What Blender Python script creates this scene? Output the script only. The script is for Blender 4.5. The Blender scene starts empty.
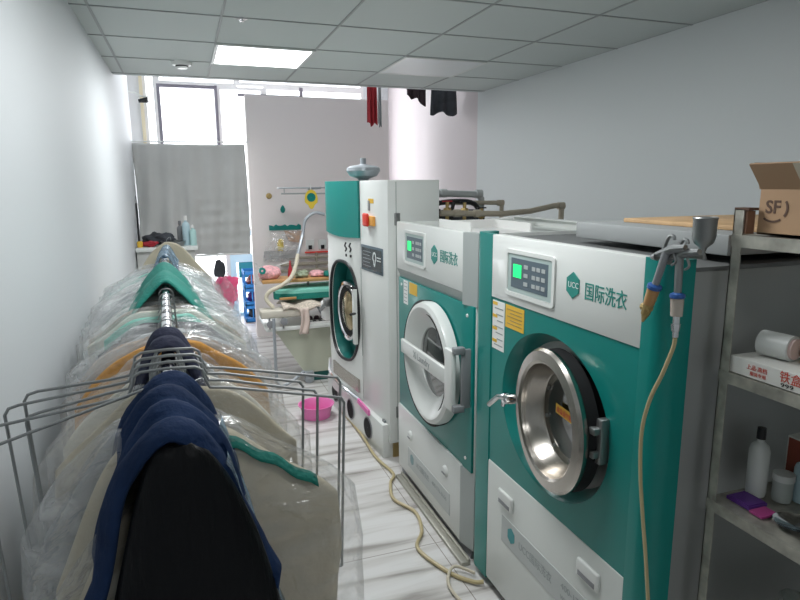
import bpy, bmesh, math, random
from mathutils import Vector, Matrix, noise
C = bpy.context.scene.collection
PI = math.pi
R_ = random.Random(7)

# ------------------------------------------------------------------ materials
def mat(name, col, rough=.5, metal=0, bump=0, bscale=60, var=0, vscale=6, coat=0, emit=0, alpha=1, trans=0, spec=.5, stretch=None):
    m = bpy.data.materials.new(name); m.use_nodes = True
    nt = m.node_tree; b = nt.nodes['Principled BSDF']
    b.inputs['Base Color'].default_value = (*col, 1)
    b.inputs['Roughness'].default_value = rough
    b.inputs['Metallic'].default_value = metal
    b.inputs['Coat Weight'].default_value = coat
    b.inputs['Alpha'].default_value = alpha
    b.inputs['Transmission Weight'].default_value = trans
    b.inputs['Specular IOR Level'].default_value = spec
    if emit:
        b.inputs['Emission Color'].default_value = (*col, 1)
        b.inputs['Emission Strength'].default_value = emit
    tc = nt.nodes.new('ShaderNodeTexCoord'); src = tc.outputs['Object']
    if stretch:
        mp = nt.nodes.new('ShaderNodeMapping'); mp.inputs['Scale'].default_value = stretch
        nt.links.new(src, mp.inputs['Vector']); src = mp.outputs['Vector']
    if var:
        n = nt.nodes.new('ShaderNodeTexNoise'); n.inputs['Scale'].default_value = vscale; n.inputs['Detail'].default_value = 4
        nt.links.new(src, n.inputs['Vector'])
        r = nt.nodes.new('ShaderNodeMapRange'); r.inputs['From Min'].default_value = .3; r.inputs['From Max'].default_value = .7
        r.inputs['To Min'].default_value = 1 - var; r.inputs['To Max'].default_value = 1 + var
        nt.links.new(n.outputs['Fac'], r.inputs['Value'])
        mx = nt.nodes.new('ShaderNodeVectorMath'); mx.operation = 'SCALE'; mx.inputs[0].default_value = col
        nt.links.new(r.outputs['Result'], mx.inputs['Scale']); nt.links.new(mx.outputs['Vector'], b.inputs['Base Color'])
    if bump:
        n = nt.nodes.new('ShaderNodeTexNoise'); n.inputs['Scale'].default_value = bscale; n.inputs['Detail'].default_value = 5
        nt.links.new(src, n.inputs['Vector'])
        bp = nt.nodes.new('ShaderNodeBump'); bp.inputs['Strength'].default_value = bump; bp.inputs['Distance'].default_value = .01
        nt.links.new(n.outputs['Fac'], bp.inputs['Height']); nt.links.new(bp.outputs['Normal'], b.inputs['Normal'])
    return m

def film(name, alpha=.13, tint=(.97, .98, .985), scale=18, bump=.8, gloss=.06):
    """thin clear plastic: mostly transparent, milky creases, glossy glints"""
    m = bpy.data.materials.new(name); m.use_nodes = True; nt = m.node_tree; N = nt.nodes; N.clear()
    out = N.new('ShaderNodeOutputMaterial')
    tc = N.new('ShaderNodeTexCoord')
    mp = N.new('ShaderNodeMapping'); mp.inputs['Scale'].default_value = (.45, 1.8, .8); mp.inputs['Rotation'].default_value = (.2, .35, .15); nt.links.new(tc.outputs['Object'], mp.inputs[0])
    n = N.new('ShaderNodeTexNoise'); n.inputs['Scale'].default_value = scale; n.inputs['Detail'].default_value = 3; n.inputs['Distortion'].default_value = 1.2
    nt.links.new(mp.outputs[0], n.inputs['Vector'])
    bp = N.new('ShaderNodeBump'); bp.inputs['Strength'].default_value = bump; bp.inputs['Distance'].default_value = .02
    nt.links.new(n.outputs['Fac'], bp.inputs['Height'])
    tr = N.new('ShaderNodeBsdfTransparent'); tr.inputs[0].default_value = (*[min(1, c * 1.04) for c in tint], 1)
    df = N.new('ShaderNodeBsdfDiffuse'); df.inputs[0].default_value = (*[c * .85 for c in tint], 1)
    gl = N.new('ShaderNodeBsdfGlossy'); gl.inputs['Roughness'].default_value = .11; gl.inputs[0].default_value = (1, 1, 1, 1)
    nt.links.new(bp.outputs[0], df.inputs['Normal']); nt.links.new(bp.outputs[0], gl.inputs['Normal'])
    r = N.new('ShaderNodeMapRange'); r.inputs['From Min'].default_value = .42; r.inputs['From Max'].default_value = .68
    r.inputs['To Min'].default_value = alpha * .35; r.inputs['To Max'].default_value = alpha * 1.7
    nt.links.new(n.outputs['Fac'], r.inputs['Value'])
    m1 = N.new('ShaderNodeMixShader'); nt.links.new(r.outputs[0], m1.inputs[0]); nt.links.new(tr.outputs[0], m1.inputs[1]); nt.links.new(df.outputs[0], m1.inputs[2])
    m2 = N.new('ShaderNodeMixShader'); m2.inputs[0].default_value = gloss
    lw = N.new('ShaderNodeLayerWeight'); lw.inputs['Blend'].default_value = .25; nt.links.new(bp.outputs[0], lw.inputs['Normal'])
    ad = N.new('ShaderNodeMath'); ad.operation = 'MULTIPLY_ADD'; ad.inputs[1].default_value = .22; ad.inputs[2].default_value = gloss
    nt.links.new(lw.outputs['Fresnel'], ad.inputs[0]); nt.links.new(ad.outputs[0], m2.inputs[0])
    nt.links.new(m1.outputs[0], m2.inputs[1]); nt.links.new(gl.outputs[0], m2.inputs[2])
    nt.links.new(m2.outputs[0], out.inputs['Surface'])
    return m

M = dict(
    wall=mat('wall_paint', (.66, .69, .705), .6, bump=.04, bscale=30),
    ceil=None,
    pinkwall=mat('partition_paint', (.84, .78, .765), .6, bump=.03),
    white=mat('white_powder_coat', (.73, .75, .725), .32, coat=.2),
    white2=mat('white_matte_panel', (.70, .73, .70), .4),
    cream=mat('cream_panel', (.50, .52, .42), .5),
    grayp=mat('gray_panel', (.40, .43, .42), .45),
    strip=mat('label_strip_gray', (.50, .53, .52), .35),
    teal=mat('teal_enamel', (.006, .22, .195), .30, coat=.12, spec=.35),
    teal2=mat('teal_cloth', (.006, .185, .145), .8, bump=.5, bscale=90, var=.12, vscale=12),
    tealdark=mat('dark_teal', (.006, .12, .11), .4),
    steel=mat('brushed_steel', (.46, .43, .39), .24, 1, bump=.05, bscale=80, stretch=(1, 1, .1)),
    chrome=mat('chrome', (.80, .80, .82), .10, 1),
    dullsteel=mat('dull_steel', (.30, .31, .31), .42, .9),
    angle=mat('worn_steel_angle', (.42, .41, .36), .5, .6, var=.35, vscale=18),
    side=mat('stainless_side', (.38, .39, .38), .45, .35, bump=.03),
    black=mat('black_plastic', (.012, .012, .014), .35),
    rubber=mat('black_rubber', (.012, .012, .013), .65, spec=.2),
    dglass=mat('dark_door_glass', (.03, .04, .04), .06, 0, coat=1, spec=.8),
    gray=mat('gray_plastic', (.24, .25, .26), .45),
    wire=mat('gray_coated_wire', (.26, .275, .275), .4, 0),
    tube=mat('gray_painted_tube', (.36, .39, .42), .35, .3),
    keypad=mat('keypad', (.10, .14, .17), .4),
    keyb=mat('keypad_frame', (.42, .52, .50), .35),
    key=mat('key_button', (.45, .48, .48), .4),
    lcd=mat('green_lcd', (.01, .85, .18), .4, emit=.8),
    yellow=mat('yellow_label', (.78, .48, .05), .5),
    yelfruit=mat('yellow_cloth', (.75, .55, .05), .7),
    red=mat('red_plastic', (.75, .05, .03), .4),
    orange=mat('orange_plastic', (.85, .40, .08), .4),
    pink=mat('pink_plastic', (.80, .20, .48), .35),
    hotpink=mat('hot_pink_cloth', (.85, .10, .25), .7, bump=.5),
    palepink=mat('flowered_pink_cloth', (.72, .38, .40), .8, bump=.3, var=.4, vscale=40),
    wood=mat('pine_wood', (.50, .27, .10), .55, var=.2, vscale=10, stretch=(.3, .3, 4)),
    plywood=mat('plywood_board', (.52, .34, .18), .6, var=.15, vscale=12),
    card=mat('cardboard', (.42, .27, .16), .8, bump=.1, var=.06, vscale=4),
    carddark=mat('cardboard_print', (.12, .07, .05), .8),
    tape=mat('packing_tape', (.50, .46, .36), .25),
    paper=mat('white_paper', (.80, .80, .78), .7),
    carton=mat('printed_carton', (.74, .74, .70), .6),
    pipe=mat('taupe_pipe', (.36, .32, .25), .55, var=.1),
    pipegray=mat('gray_pipe', (.42, .44, .44), .5),
    brass=mat('brass_fitting', (.45, .33, .14), .4, .7),
    hose=mat('amber_hose', (.48, .40, .22), .35),
    beigehose=mat('beige_hose', (.62, .56, .44), .6, bump=.5, bscale=200),
    bluecol=mat('blue_collar', (.03, .10, .32), .35),
    amber=mat('amber_filter', (.45, .25, .10), .3),
    clear=mat('clear_cup', (.55, .48, .42), .2, alpha=.75),
    navy=mat('navy_cloth', (.010, .026, .075), .85, spec=.15, bump=.6, bscale=40, var=.3, vscale=7),
    navy2=mat('dark_navy_cloth', (.024, .028, .055), .85, spec=.2, bump=.5, bscale=60),
    blackcloth=mat('black_satin_cloth', (.003, .0035, .0045), .5, spec=.18, bump=.7, bscale=18, stretch=(3, 3, .5)),
    creamcloth=mat('cream_cloth', (.50, .45, .34), .9, bump=.3, bscale=50, var=.08),
    ivory=mat('ivory_cloth', (.62, .60, .52), .9, bump=.3, bscale=40),
    taupe=mat('taupe_cloth', (.30, .25, .19), .9, bump=.3),
    graycloth=mat('gray_cloth', (.30, .32, .33), .9, bump=.4),
    ltgray=mat('light_gray_cloth', (.52, .55, .56), .9, bump=.4),
    charcoal=mat('charcoal_cloth', (.05, .055, .065), .85, bump=.5, var=.3, vscale=10),
    whitecloth=mat('white_cloth', (.74, .76, .76), .9, bump=.4),
    mint=mat('mint_cloth', (.20, .55, .45), .85, bump=.4),
    mustard=mat('mustard_cloth', (.60, .27, .02), .85, bump=.4, var=.15),
    brown=mat('brown_cloth', (.22, .11, .05), .85, bump=.4),
    bluecloth=mat('dusty_blue_cloth', (.07, .15, .26), .85, bump=.4),
    curtain=mat('gray_curtain_cloth', (.60, .60, .585), .85, bump=.15, bscale=120, var=.05, vscale=3),
    pattern=mat('patterned_beige_cloth', (.58, .50, .42), .9, bump=.5, bscale=40, var=.3, vscale=60),
    redcloth=mat('dark_red_cloth', (.36, .02, .03), .8, bump=.4),
    maroon=mat('dark_maroon_cloth', (.035, .018, .025), .85, bump=.4),
    frameg=mat('window_frame_gray', (.20, .19, .23), .5),
    framew=mat('white_frame', (.80, .80, .80), .5),
    creamtrim=mat('cream_trim', (.80, .72, .52), .5),
    bluefr=mat('pale_blue_door_frame', (.60, .84, .95), .4),
    crate=mat('blue_crate_plastic', (.02, .22, .60), .45),
    tealsign=mat('teal_panel', (.03, .30, .36), .5),
    bottleb=mat('pale_blue_bottle', (.45, .60, .66), .3),
    bottlec=mat('mint_bottle', (.45, .68, .66), .3),
    bottlew=mat('white_bottle', (.62, .64, .62), .35),
    redbox=mat('red_brown_carton', (.32, .07, .04), .5),
    jar=mat('cloudy_jar', (.42, .46, .44), .3),
    purple=mat('purple_carton', (.10, .03, .22), .5),
    magenta=mat('magenta_carton', (.40, .05, .22), .5),
    greenball=mat('pale_green_plastic', (.34, .40, .28), .4),
    text_teal=mat('teal_lettering', (.02, .25, .21), .45),
    text_gray=mat('gray_lettering', (.30, .33, .33), .45),
    text_red=mat('red_lettering', (.60, .08, .05), .5),
    text_white=mat('white_lettering', (.75, .78, .78), .5),
    lamp=mat('lit_ceiling_panel', (.95, .98, 1.0), .5, emit=3.5),
    offlamp=mat('unlit_ceiling_panel', (.66, .70, .70), .35),
    film=film('clear_plastic_film'),
    filmthick=film('milky_plastic_film', .26),
    filmblue=film('blue_plastic_film', .4, (.45, .60, .72)),
    filmclear=film('clear_thin_film', .16, (.92, .95, .96), 20, .6, .06),
)

def floor_mat():
    m = bpy.data.materials.new('marbled_floor_tiles'); m.use_nodes = True; nt = m.node_tree; N = nt.nodes; b = N['Principled BSDF']
    tc = N.new('ShaderNodeTexCoord')
    br = N.new('ShaderNodeTexBrick'); br.offset = 0; br.inputs['Scale'].default_value = 1
    br.inputs['Brick Width'].default_value = .8; br.inputs['Row Height'].default_value = .8; br.inputs['Mortar Size'].default_value = .0022
    br.inputs['Color1'].default_value = (1, 1, 1, 1); br.inputs['Color2'].default_value = (.96, .96, .96, 1); br.inputs['Mortar'].default_value = (.45, .42, .38, 1)
    mp0 = N.new('ShaderNodeMapping'); mp0.inputs['Location'].default_value = (.60, .05, 0); nt.links.new(tc.outputs['Object'], mp0.inputs[0]); nt.links.new(mp0.outputs[0], br.inputs['Vector'])
    mp = N.new('ShaderNodeMapping'); mp.inputs['Scale'].default_value = (.55, 4.5, 1); mp.inputs['Rotation'].default_value = (0, 0, .12); nt.links.new(tc.outputs['Object'], mp.inputs[0])
    n = N.new('ShaderNodeTexNoise'); n.inputs['Scale'].default_value = 2.6; n.inputs['Detail'].default_value = 6; n.inputs['Distortion'].default_value = .5; nt.links.new(mp.outputs[0], n.inputs['Vector'])
    cr = N.new('ShaderNodeValToRGB'); e = cr.color_ramp.elements
    e[0].position = .32; e[0].color = (.36, .34, .32, 1); e[1].position = .62; e[1].color = (.72, .71, .70, 1); q = e.new(.46); q.color = (.62, .60, .58, 1)
    nt.links.new(n.outputs['Fac'], cr.inputs[0])
    mx = N.new('ShaderNodeMix'); mx.data_type = 'RGBA'; mx.blend_type = 'MULTIPLY'; mx.inputs['Factor'].default_value = 1
    nt.links.new(cr.outputs[0], mx.inputs['A']); nt.links.new(br.outputs['Color'], mx.inputs['B']); nt.links.new(mx.outputs['Result'], b.inputs['Base Color'])
    b.inputs['Roughness'].default_value = .22
    return m
M['floor'] = floor_mat()

def ceil_mat(x0, y0):
    m = bpy.data.materials.new('suspended_ceiling_tiles'); m.use_nodes = True; nt = m.node_tree; N = nt.nodes; b = N['Principled BSDF']
    tc = N.new('ShaderNodeTexCoord'); mp = N.new('ShaderNodeMapping'); mp.inputs['Location'].default_value = (-x0 + 6, -y0 + 6, 0)
    nt.links.new(tc.outputs['Object'], mp.inputs[0])
    br = N.new('ShaderNodeTexBrick'); br.offset = 0; br.inputs['Scale'].default_value = 1
    br.inputs['Brick Width'].default_value = .6; br.inputs['Row Height'].default_value = .6; br.inputs['Mortar Size'].default_value = .0055
    br.inputs['Color1'].default_value = (.60, .645, .63, 1); br.inputs['Color2'].default_value = (.57, .615, .60, 1); br.inputs['Mortar'].default_value = (.33, .35, .35, 1)
    nt.links.new(mp.outputs[0], br.inputs['Vector']); nt.links.new(br.outputs['Color'], b.inputs['Base Color']); b.inputs['Roughness'].default_value = .7
    return m

# ------------------------------------------------------------------ helpers
WM = {}
class B:
    def __init__(s): s.b = bmesh.new()
    def box(s, x0, x1, y0, y1, z0, z1, bev=0, seg=2):
        t = bmesh.new(); r = bmesh.ops.create_cube(t, size=1)
        bmesh.ops.scale(t, vec=(abs(x1-x0), abs(y1-y0), abs(z1-z0)), verts=t.verts)
        bmesh.ops.translate(t, vec=((x0+x1)/2, (y0+y1)/2, (z0+z1)/2), verts=t.verts)
        if bev: bmesh.ops.bevel(t, geom=t.edges[:], offset=bev, segments=seg, affect='EDGES', profile=.5)
        s.merge(t); return s
    def merge(s, t, mtx=None):
        me = bpy.data.meshes.new('t'); t.to_mesh(me); t.free()
        if mtx: me.transform(mtx)
        s.b.from_mesh(me); bpy.data.meshes.remove(me)
    def grid(s, rows, closed_u=False, cap=False):
        """rows: list of equal-length point lists"""
        V = [[s.b.verts.new(p) for p in r] for r in rows]; n = len(rows[0])
        for i in range(len(V)-1):
            for j in range(n if closed_u else n-1):
                k = (j+1) % n
                try: s.b.faces.new((V[i][j], V[i][k], V[i+1][k], V[i+1][j]))
                except ValueError: pass
        if cap:
            for r in (V[0][::-1], V[-1]):
                try: s.b.faces.new(r)
                except ValueError: pass
        return s
    def tube(s, pts, r, seg=10, cap=True, smooth=0):
        pts = [Vector(p) for p in pts]
        if smooth: pts = spline(pts, smooth)
        rs = r if isinstance(r, (list, tuple)) else [r]*len(pts)
        if len(rs) != len(pts): rs = [rs[0] + (rs[-1]-rs[0])*i/(len(pts)-1) for i in range(len(pts))]
        d = (pts[1]-pts[0]).normalized(); up = Vector((0, 0, 1)) if abs(d.z) < .9 else Vector((1, 0, 0))
        n = d.cross(up).normalized(); rows = []
        for i, p in enumerate(pts):
            a = pts[max(i-1, 0)]; c = pts[min(i+1, len(pts)-1)]; t = (c-a)
            if t.length < 1e-9: t = d
            t.normalize(); n = (n - t*n.dot(t)); n.normalize(); bb = t.cross(n)
            rows.append([p + (n*math.cos(2*PI*k/seg) + bb*math.sin(2*PI*k/seg))*rs[i] for k in range(seg)])
        return s.grid(rows, True, cap)
    def lathe(s, prof, o, axis=(0, 0, 1), seg=32, cap=False, sx=1, up=None):
        """prof: list of (r, h) along axis"""
        a = Vector(axis).normalized(); up = Vector(up) if up else (Vector((0, 0, 1)) if abs(a.z) < .9 else Vector((1, 0, 0)))
        u = a.cross(up).normalized(); v = u.cross(a).normalized(); o = Vector(o)
        rows = [[o + a*h + (u*math.cos(2*PI*k/seg)*sx + v*math.sin(2*PI*k/seg))*r for k in range(seg)] for r, h in prof]
        return s.grid(rows, True, cap)
    def prism(s, poly, vec):
        """poly: 3D points of a planar polygon, extruded by vec"""
        vec = Vector(vec); a = [s.b.verts.new(p) for p in poly]; c = [s.b.verts.new(Vector(p)+vec) for p in poly]
        n = len(poly); s.b.faces.new(a); s.b.faces.new(c[::-1])
        for i in range(n): s.b.faces.new((a[i], c[i], c[(i+1) % n], a[(i+1) % n]))
        return s
    def frame(s, outer, inner, vec):
        """ring between two loops of the same count, given thickness vec"""
        vec = Vector(vec); n = len(outer)
        L = [[s.b.verts.new(Vector(p)+o) for p in loop] for loop, o in ((outer, Vector((0,0,0))), (inner, Vector((0,0,0))), (inner, vec), (outer, vec))]
        for q in range(4):
            a, c = L[q], L[(q+1) % 4]
            for i in range(n): s.b.faces.new((a[i], a[(i+1) % n], c[(i+1) % n], c[i]))
        return s

def spline(pts, k=6):
    out = []; n = len(pts)
    for i in range(n-1):
        p0 = pts[max(i-1, 0)]; p1 = pts[i]; p2 = pts[i+1]; p3 = pts[min(i+2, n-1)]
        for j in range(k):
            t = j/k
            out.append(.5*((2*p1) + (p2-p0)*t + (2*p0-5*p1+4*p2-p3)*t*t + (3*p1-p0-3*p2+p3)*t**3))
    out.append(pts[-1]); return out

def obj(name, b, m, parent=None, local=False, smooth=35, recalc=True, solid=0):
    if recalc: bmesh.ops.recalc_face_normals(b.b, faces=b.b.faces)
    me = bpy.data.meshes.new(name); b.b.to_mesh(me); b.b.free()
    o = bpy.data.objects.new(name, me); C.objects.link(o)
    me.materials.append(M[m] if isinstance(m, str) else m)
    if parent:
        o.parent = parent
        W = WM.get(parent.name, Matrix.Identity(4))
        if not local: me.transform(W.inverted())
        WM[o.name] = W
    else:
        WM[o.name] = Matrix.Identity(4)
    if smooth:
        me.shade_smooth(); me.set_sharp_from_angle(angle=math.radians(smooth))
    if solid:
        md = o.modifiers.new('thick', 'SOLIDIFY'); md.thickness = solid; md.offset = 0
    return o

def tag(o, label, cat, group=None, kind=None):
    o['label'] = label; o['category'] = cat
    if group: o['group'] = group
    if kind: o['kind'] = kind
    return o

def thing(name, label, cat, loc=(0, 0, 0), rz=0, group=None):
    o = bpy.data.objects.new(name, None); C.objects.link(o)
    o.location = loc; o.rotation_euler = (0, 0, rz); o.empty_display_size = .1
    WM[o.name] = Matrix.Translation(loc) @ Matrix.Rotation(rz, 4, 'Z')
    return tag(o, label, cat, group)

def single(name, b, m, label, cat, group=None, base=None, **k):
    """a thing that is one mesh, with its origin put at its base"""
    bb = b.b; vs = [v.co for v in bb.verts]
    c = Vector((sum(v.x for v in vs)/len(vs), sum(v.y for v in vs)/len(vs), min(v.z for v in vs)))
    bmesh.ops.translate(bb, vec=-c, verts=bb.verts)
    o = obj(name, b, m, **k); o.location = c; WM[o.name] = Matrix.Translation(c)
    return tag(o, label, cat, group)

def struct(name, b, m, parent=None, **k):
    o = obj(name, b, m, parent, **k)
    if not parent: o['kind'] = 'structure'
    return o

FONT = None
def text(name, s, size, o, ux, uy, m, parent, depth=.0012, width=None, local=False, bold=0):
    cu = bpy.data.curves.new('txt', 'FONT'); cu.body = s; cu.size = size; cu.extrude = depth; cu.resolution_u = 3; cu.offset = bold
    to = bpy.data.objects.new('txt', cu); C.objects.link(to)
    bpy.context.view_layer.update()
    me = bpy.data.meshes.new_from_object(to.evaluated_get(bpy.context.evaluated_depsgraph_get()))
    bpy.data.objects.remove(to); bpy.data.curves.remove(cu)
    xs = [v.co.x for v in me.vertices] or [0]
    w = max(xs)-min(xs)
    if width and w > 0: me.transform(Matrix.Diagonal((width/w, 1, 1, 1)))
    ux = Vector(ux).normalized(); uy = Vector(uy).normalized(); uz = ux.cross(uy)
    mt = Matrix(((ux.x, uy.x, uz.x, o[0]), (ux.y, uy.y, uz.y, o[1]), (ux.z, uy.z, uz.z, o[2]), (0, 0, 0, 1)))
    me.transform(mt)
    b = B(); b.b.from_mesh(me); bpy.data.meshes.remove(me)
    return obj(name, b, m, parent, local=local, smooth=0, recalc=False)

def hexa(c, ux, uy, r, n):
    c = Vector(c); ux = Vector(ux); uy = Vector(uy)
    return [c + ux*math.sin(k*PI/3)*r*.88 + uy*math.cos(k*PI/3)*r for k in range(6)]

def rrect(c, ux, uy, w, h, r, k=5):
    c = Vector(c); ux = Vector(ux); uy = Vector(uy); out = []
    for sx, sy, a0 in ((1, 1, 0), (-1, 1, 90), (-1, -1, 180), (1, -1, 270)):
        for i in range(k):
            a = math.radians(a0 + 90*i/(k-1)); out.append(c + ux*(sx*(w/2-r)+r*math.cos(a)) + uy*(sy*(h/2-r)+r*math.sin(a)))
    return out

# ------------------------------------------------------------------ camera
cam = bpy.data.cameras.new('camera'); co = bpy.data.objects.new('camera', cam); C.objects.link(co)
f_px, yaw, pit, rol = 599.34, .3403, .1891, -.0075
F = Vector((math.sin(yaw)*math.cos(pit), math.cos(yaw)*math.cos(pit), -math.sin(pit)))
Rr = Vector((math.cos(yaw), -math.sin(yaw), 0)); U = Rr.cross(F)
c_, s_ = math.cos(rol), math.sin(rol)
R2 = Rr*c_ + U*s_; U2 = -Rr*s_ + U*c_
co.matrix_world = Matrix(((R2.x, U2.x, -F.x, 0), (R2.y, U2.y, -F.y, 0), (R2.z, U2.z, -F.z, 1.65), (0, 0, 0, 1)))
cam.lens = f_px/800*36; cam.sensor_width = 36; cam.clip_start = .05
bpy.context.scene.camera = co

# ------------------------------------------------------------------ room
HC = 2.487; XL, XR = -.44, 2.64; YE = 5.146; YF = 7.87; YB = -1.6; HT = 3.5
x0g, y0g = -.9597, 2.7154
struct('floor', B().box(-1.2, 2.84, YB-.1, 12.0, -.1, 0), 'floor', smooth=0)
struct('wall_left', B().box(XL-.12, XL, YB, 6.62, 0, HT), 'wall', smooth=0)
struct('trim_7', B().box(-1.0, XL-.12, 6.5, 6.62, 0, HT), 'wall', smooth=0)
struct('wall_outer', B().box(-1.1, -1.0, 6.5, YF+.1, 0, HT), 'wall', smooth=0)
struct('wall_right', B().box(XR, XR+.12, YB, YE+.1, 0, HT), mat('right_wall_paint', (.66, .69, .695), .6, bump=.04, bscale=30), smooth=0)
struct('wall_right_front', B().box(XR, XR+.12, YE+.1, YF+.1, 0, HT), mat('front_room_pink_cast', (.62, .56, .57), .6), smooth=0)  # right wall continued, pinkish light cast of the front room put into its colour
struct('wall_back', B().box(XL-.12, XR+.12, YB-.1, YB, 0, HT), 'wall', smooth=0)
M['ceil'] = ceil_mat(x0g, y0g)
struct('ceiling', B().box(XL-.1, XR, YB, YE, HC, HC+.03), 'ceil', smooth=0)
struct('trim_1', B().box(XL, XR, YE, YE+.05, HC-.002, HC+.30), mat('fascia_paint', (.55, .58, .58), .5), smooth=0)
struct('ceiling_upper', B().box(-1.1, XR+.12, YE, YF+.1, HT, HT+.05), 'wall', smooth=0)
struct('wall_mezzanine', B().box(XL, XR, YE+.05, YE+.1, HC+.2, HT), 'wall', smooth=0)
# ceiling grid rails
rail = B()
for k in range(-1, 8):
    x = x0g + .6*k
    if XL < x < XR: rail.box(x-.006, x+.006, YB, YE, HC-.004, HC+.002)
for k in range(-8, 6):
    y = y0g + .6*k
    if YB < y < YE: rail.box(XL, XR, y-.006, y+.006, HC-.004, HC+.002)
struct('trim_2', rail, mat('ceiling_rail', (.36, .38, .38), .5), smooth=0)

# ceiling panels
def ceiling_panel(x, y, on, label):
    t = thing('ceiling_light', label, 'ceiling light', (x, y, HC))
    obj('light_frame', B().frame(rrect((x, y, HC), (1,0,0), (0,1,0), .60, .60, .004), rrect((x, y, HC), (1,0,0), (0,1,0), .565, .565, .004), (0, 0, -.012)), 'white', t)
    obj('diffuser', B().box(x-.283, x+.283, y-.283, y+.283, HC-.010, HC-.002), 'lamp' if on else 'offlamp', t)
ceiling_panel(.54, 4.2154, True, 'bright lit square ceiling light panel near the front edge of the ceiling')
ceiling_panel(1.74, 4.2154, False, 'unlit square ceiling light panel to the right of the lit one')
ceiling_panel(.54, 1.8154, True, 'lit ceiling light panel above the nearest laundry machine')
ceiling_panel(.54, -.5846, True, 'unseen fill light panel added behind the steel rack at the near end of the room')  # out of view, added as broad fill for the near end
# smoke detector & sprinkler
t = thing('smoke_detector', 'round white smoke detector on the ceiling left of the lit panel', 'smoke detector', (.05, 4.56, HC))
obj('detector_body', B().lathe([(.001, -.045), (.03, -.045), (.038, -.038), (.04, -.026), (.062, -.022), (.068, -.012), (.068, 0)], (.05, 4.56, HC)), 'white', t)
obj('detector_vent', B().lathe([(.0405, -.034), (.0415, -.030), (.0405, -.026)], (.05, 4.56, HC)), 'black', t)
single('sprinkler_head', B().lathe([(.001, -.016), (.012, -.016), (.012, -.012), (.004, -.010), (.004, -.004), (.03, -.003), (.03, 0)], (.34, 3.33, HC)), 'chrome',
       'small shiny round sprinkler head in a ceiling tile before the lit panel', 'sprinkler')

# ---- shop front: posts, frames and glass at y=YF
gl = bpy.data.materials.new('shop_window_glass'); gl.use_nodes = True; nt = gl.node_tree; nt.nodes.clear()
o_ = nt.nodes.new('ShaderNodeOutputMaterial'); a_ = nt.nodes.new('ShaderNodeBsdfTransparent'); g_ = nt.nodes.new('ShaderNodeBsdfGlossy'); g_.inputs['Roughness'].default_value = .02
mx = nt.nodes.new('ShaderNodeMixShader'); mx.inputs[0].default_value = .06; nt.links.new(a_.outputs[0], mx.inputs[1]); nt.links.new(g_.outputs[0], mx.inputs[2]); nt.links.new(mx.outputs[0], o_.inputs[0])
M['glass'] = gl
Y1 = YF + .04
struct('trim_3', B().box(-1.0, -.40, YF, YF+.1, 0, HT), 'framew', smooth=0)      # white pier at the far left
struct('trim_4', B().box(-.40, -.365, YF-.03, YF+.08, 0, HT), 'creamtrim', smooth=0)
def window(i, x0, x1, z0, z1, fm, top=True):
    w = B()
    r = rrect(((x0+x1)/2, YF, (z0+z1)/2), (1,0,0), (0,0,1), x1-x0, z1-z0, .001, 2)
    q = rrect(((x0+x1)/2, YF, (z0+z1)/2), (1,0,0), (0,0,1), x1-x0-.07, z1-z0-.07, .001, 2)
    o = struct('window_%d' % i, w.frame(r, q, (0, .06, 0)), fm, smooth=0)
    struct('window_pane', B().box(x0+.03, x1-.03, YF+.025, YF+.035, z0+.03, z1-.03), 'glass', o, smooth=0)
window(1, -.365, -.215, 1.10, 3.3, 'framew')
window(2, -.215, .465, 1.10, 2.84, 'frameg')
window(3, .465, 1.02, 1.10, 2.84, 'framew')
window(4, 1.02, 2.3, 1.10, 2.86, 'framew')
window(5, -.215, .70, 2.84, HT, 'framew')
window(6, .70, 2.3, 2.86, HT, 'framew')
struct('trim_5', B().box(.70, 1.5, YF-.03, YF-.005, 2.73, 2.76).box(1.46, 1.5, YF-.03, YF-.005, 2.70, 2.86).box(.435, .465, YF-.04, YF, 1.1, 2.84), 'frameg', smooth=0)
struct('trim_6', B().box(2.3, XR, YF, YF+.1, 0, HT), 'wall', smooth=0)
# lower part: shop door to the left, pale blue door frame to the right
def door(i, x0, x1, z1, fm, fw=.05):
    r = [(x0, YF, 0), (x1, YF, 0), (x1, YF, z1), (x0, YF, z1)]; q = [(x0+fw, YF, .04), (x1-fw, YF, .04), (x1-fw, YF, z1-fw), (x0+fw, YF, z1-fw)]
    o = struct('door_%d' % i, B().frame(r, q, (0, .06, 0)), fm, smooth=0)
    struct('door_pane', B().box(x0+fw, x1-fw, YF+.02, YF+.03, .04, z1-fw), 'glass', o, smooth=0)
door(1, -.365, .50, 1.10, 'framew')
door(2, .50, 1.10, 1.10, 'bluefr', .07)
struct('trim_8', B().box(.50, .57, YF-.02, YF, 0, 1.1).box(.57, 1.1, YF-.02, YF, .70, .80), 'bluefr', smooth=0)
struct('trim_9', B().box(1.10, 2.3, YF, YF+.1, 0, 1.10), 'wall', smooth=0)
tag(single('door_panel_sign', B().box(.60, 1.0, YF-.012, YF-.002, .50, .70), 'tealsign', 'dark teal rectangular panel in the pale blue door frame', 'sign'), 'dark teal rectangular panel in the pale blue door frame', 'panel')

# partition
struct('wall_partition', B().box(.665, 2.23, 6.65, 6.74, 0, 2.585), 'pinkwall', smooth=0)

# security camera near the window (left)
t = thing('security_camera', 'small black security camera on an arm high beside the left window', 'camera', (-.31, 6.8, 2.5))
obj('bracket', B().tube([(-.44, 6.58, 2.56), (-.40, 6.7, 2.57), (-.30, 6.8, 2.54)], .006, 8), 'white2', t)
obj('camera_body', B().tube([(-.36, 6.82, 2.505), (-.27, 6.80, 2.515)], [.018, .030], 12), 'black', t)
obj('camera_hood', B().box(-.36, -.25, 6.77, 6.85, 2.545, 2.550), 'white', t)

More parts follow.
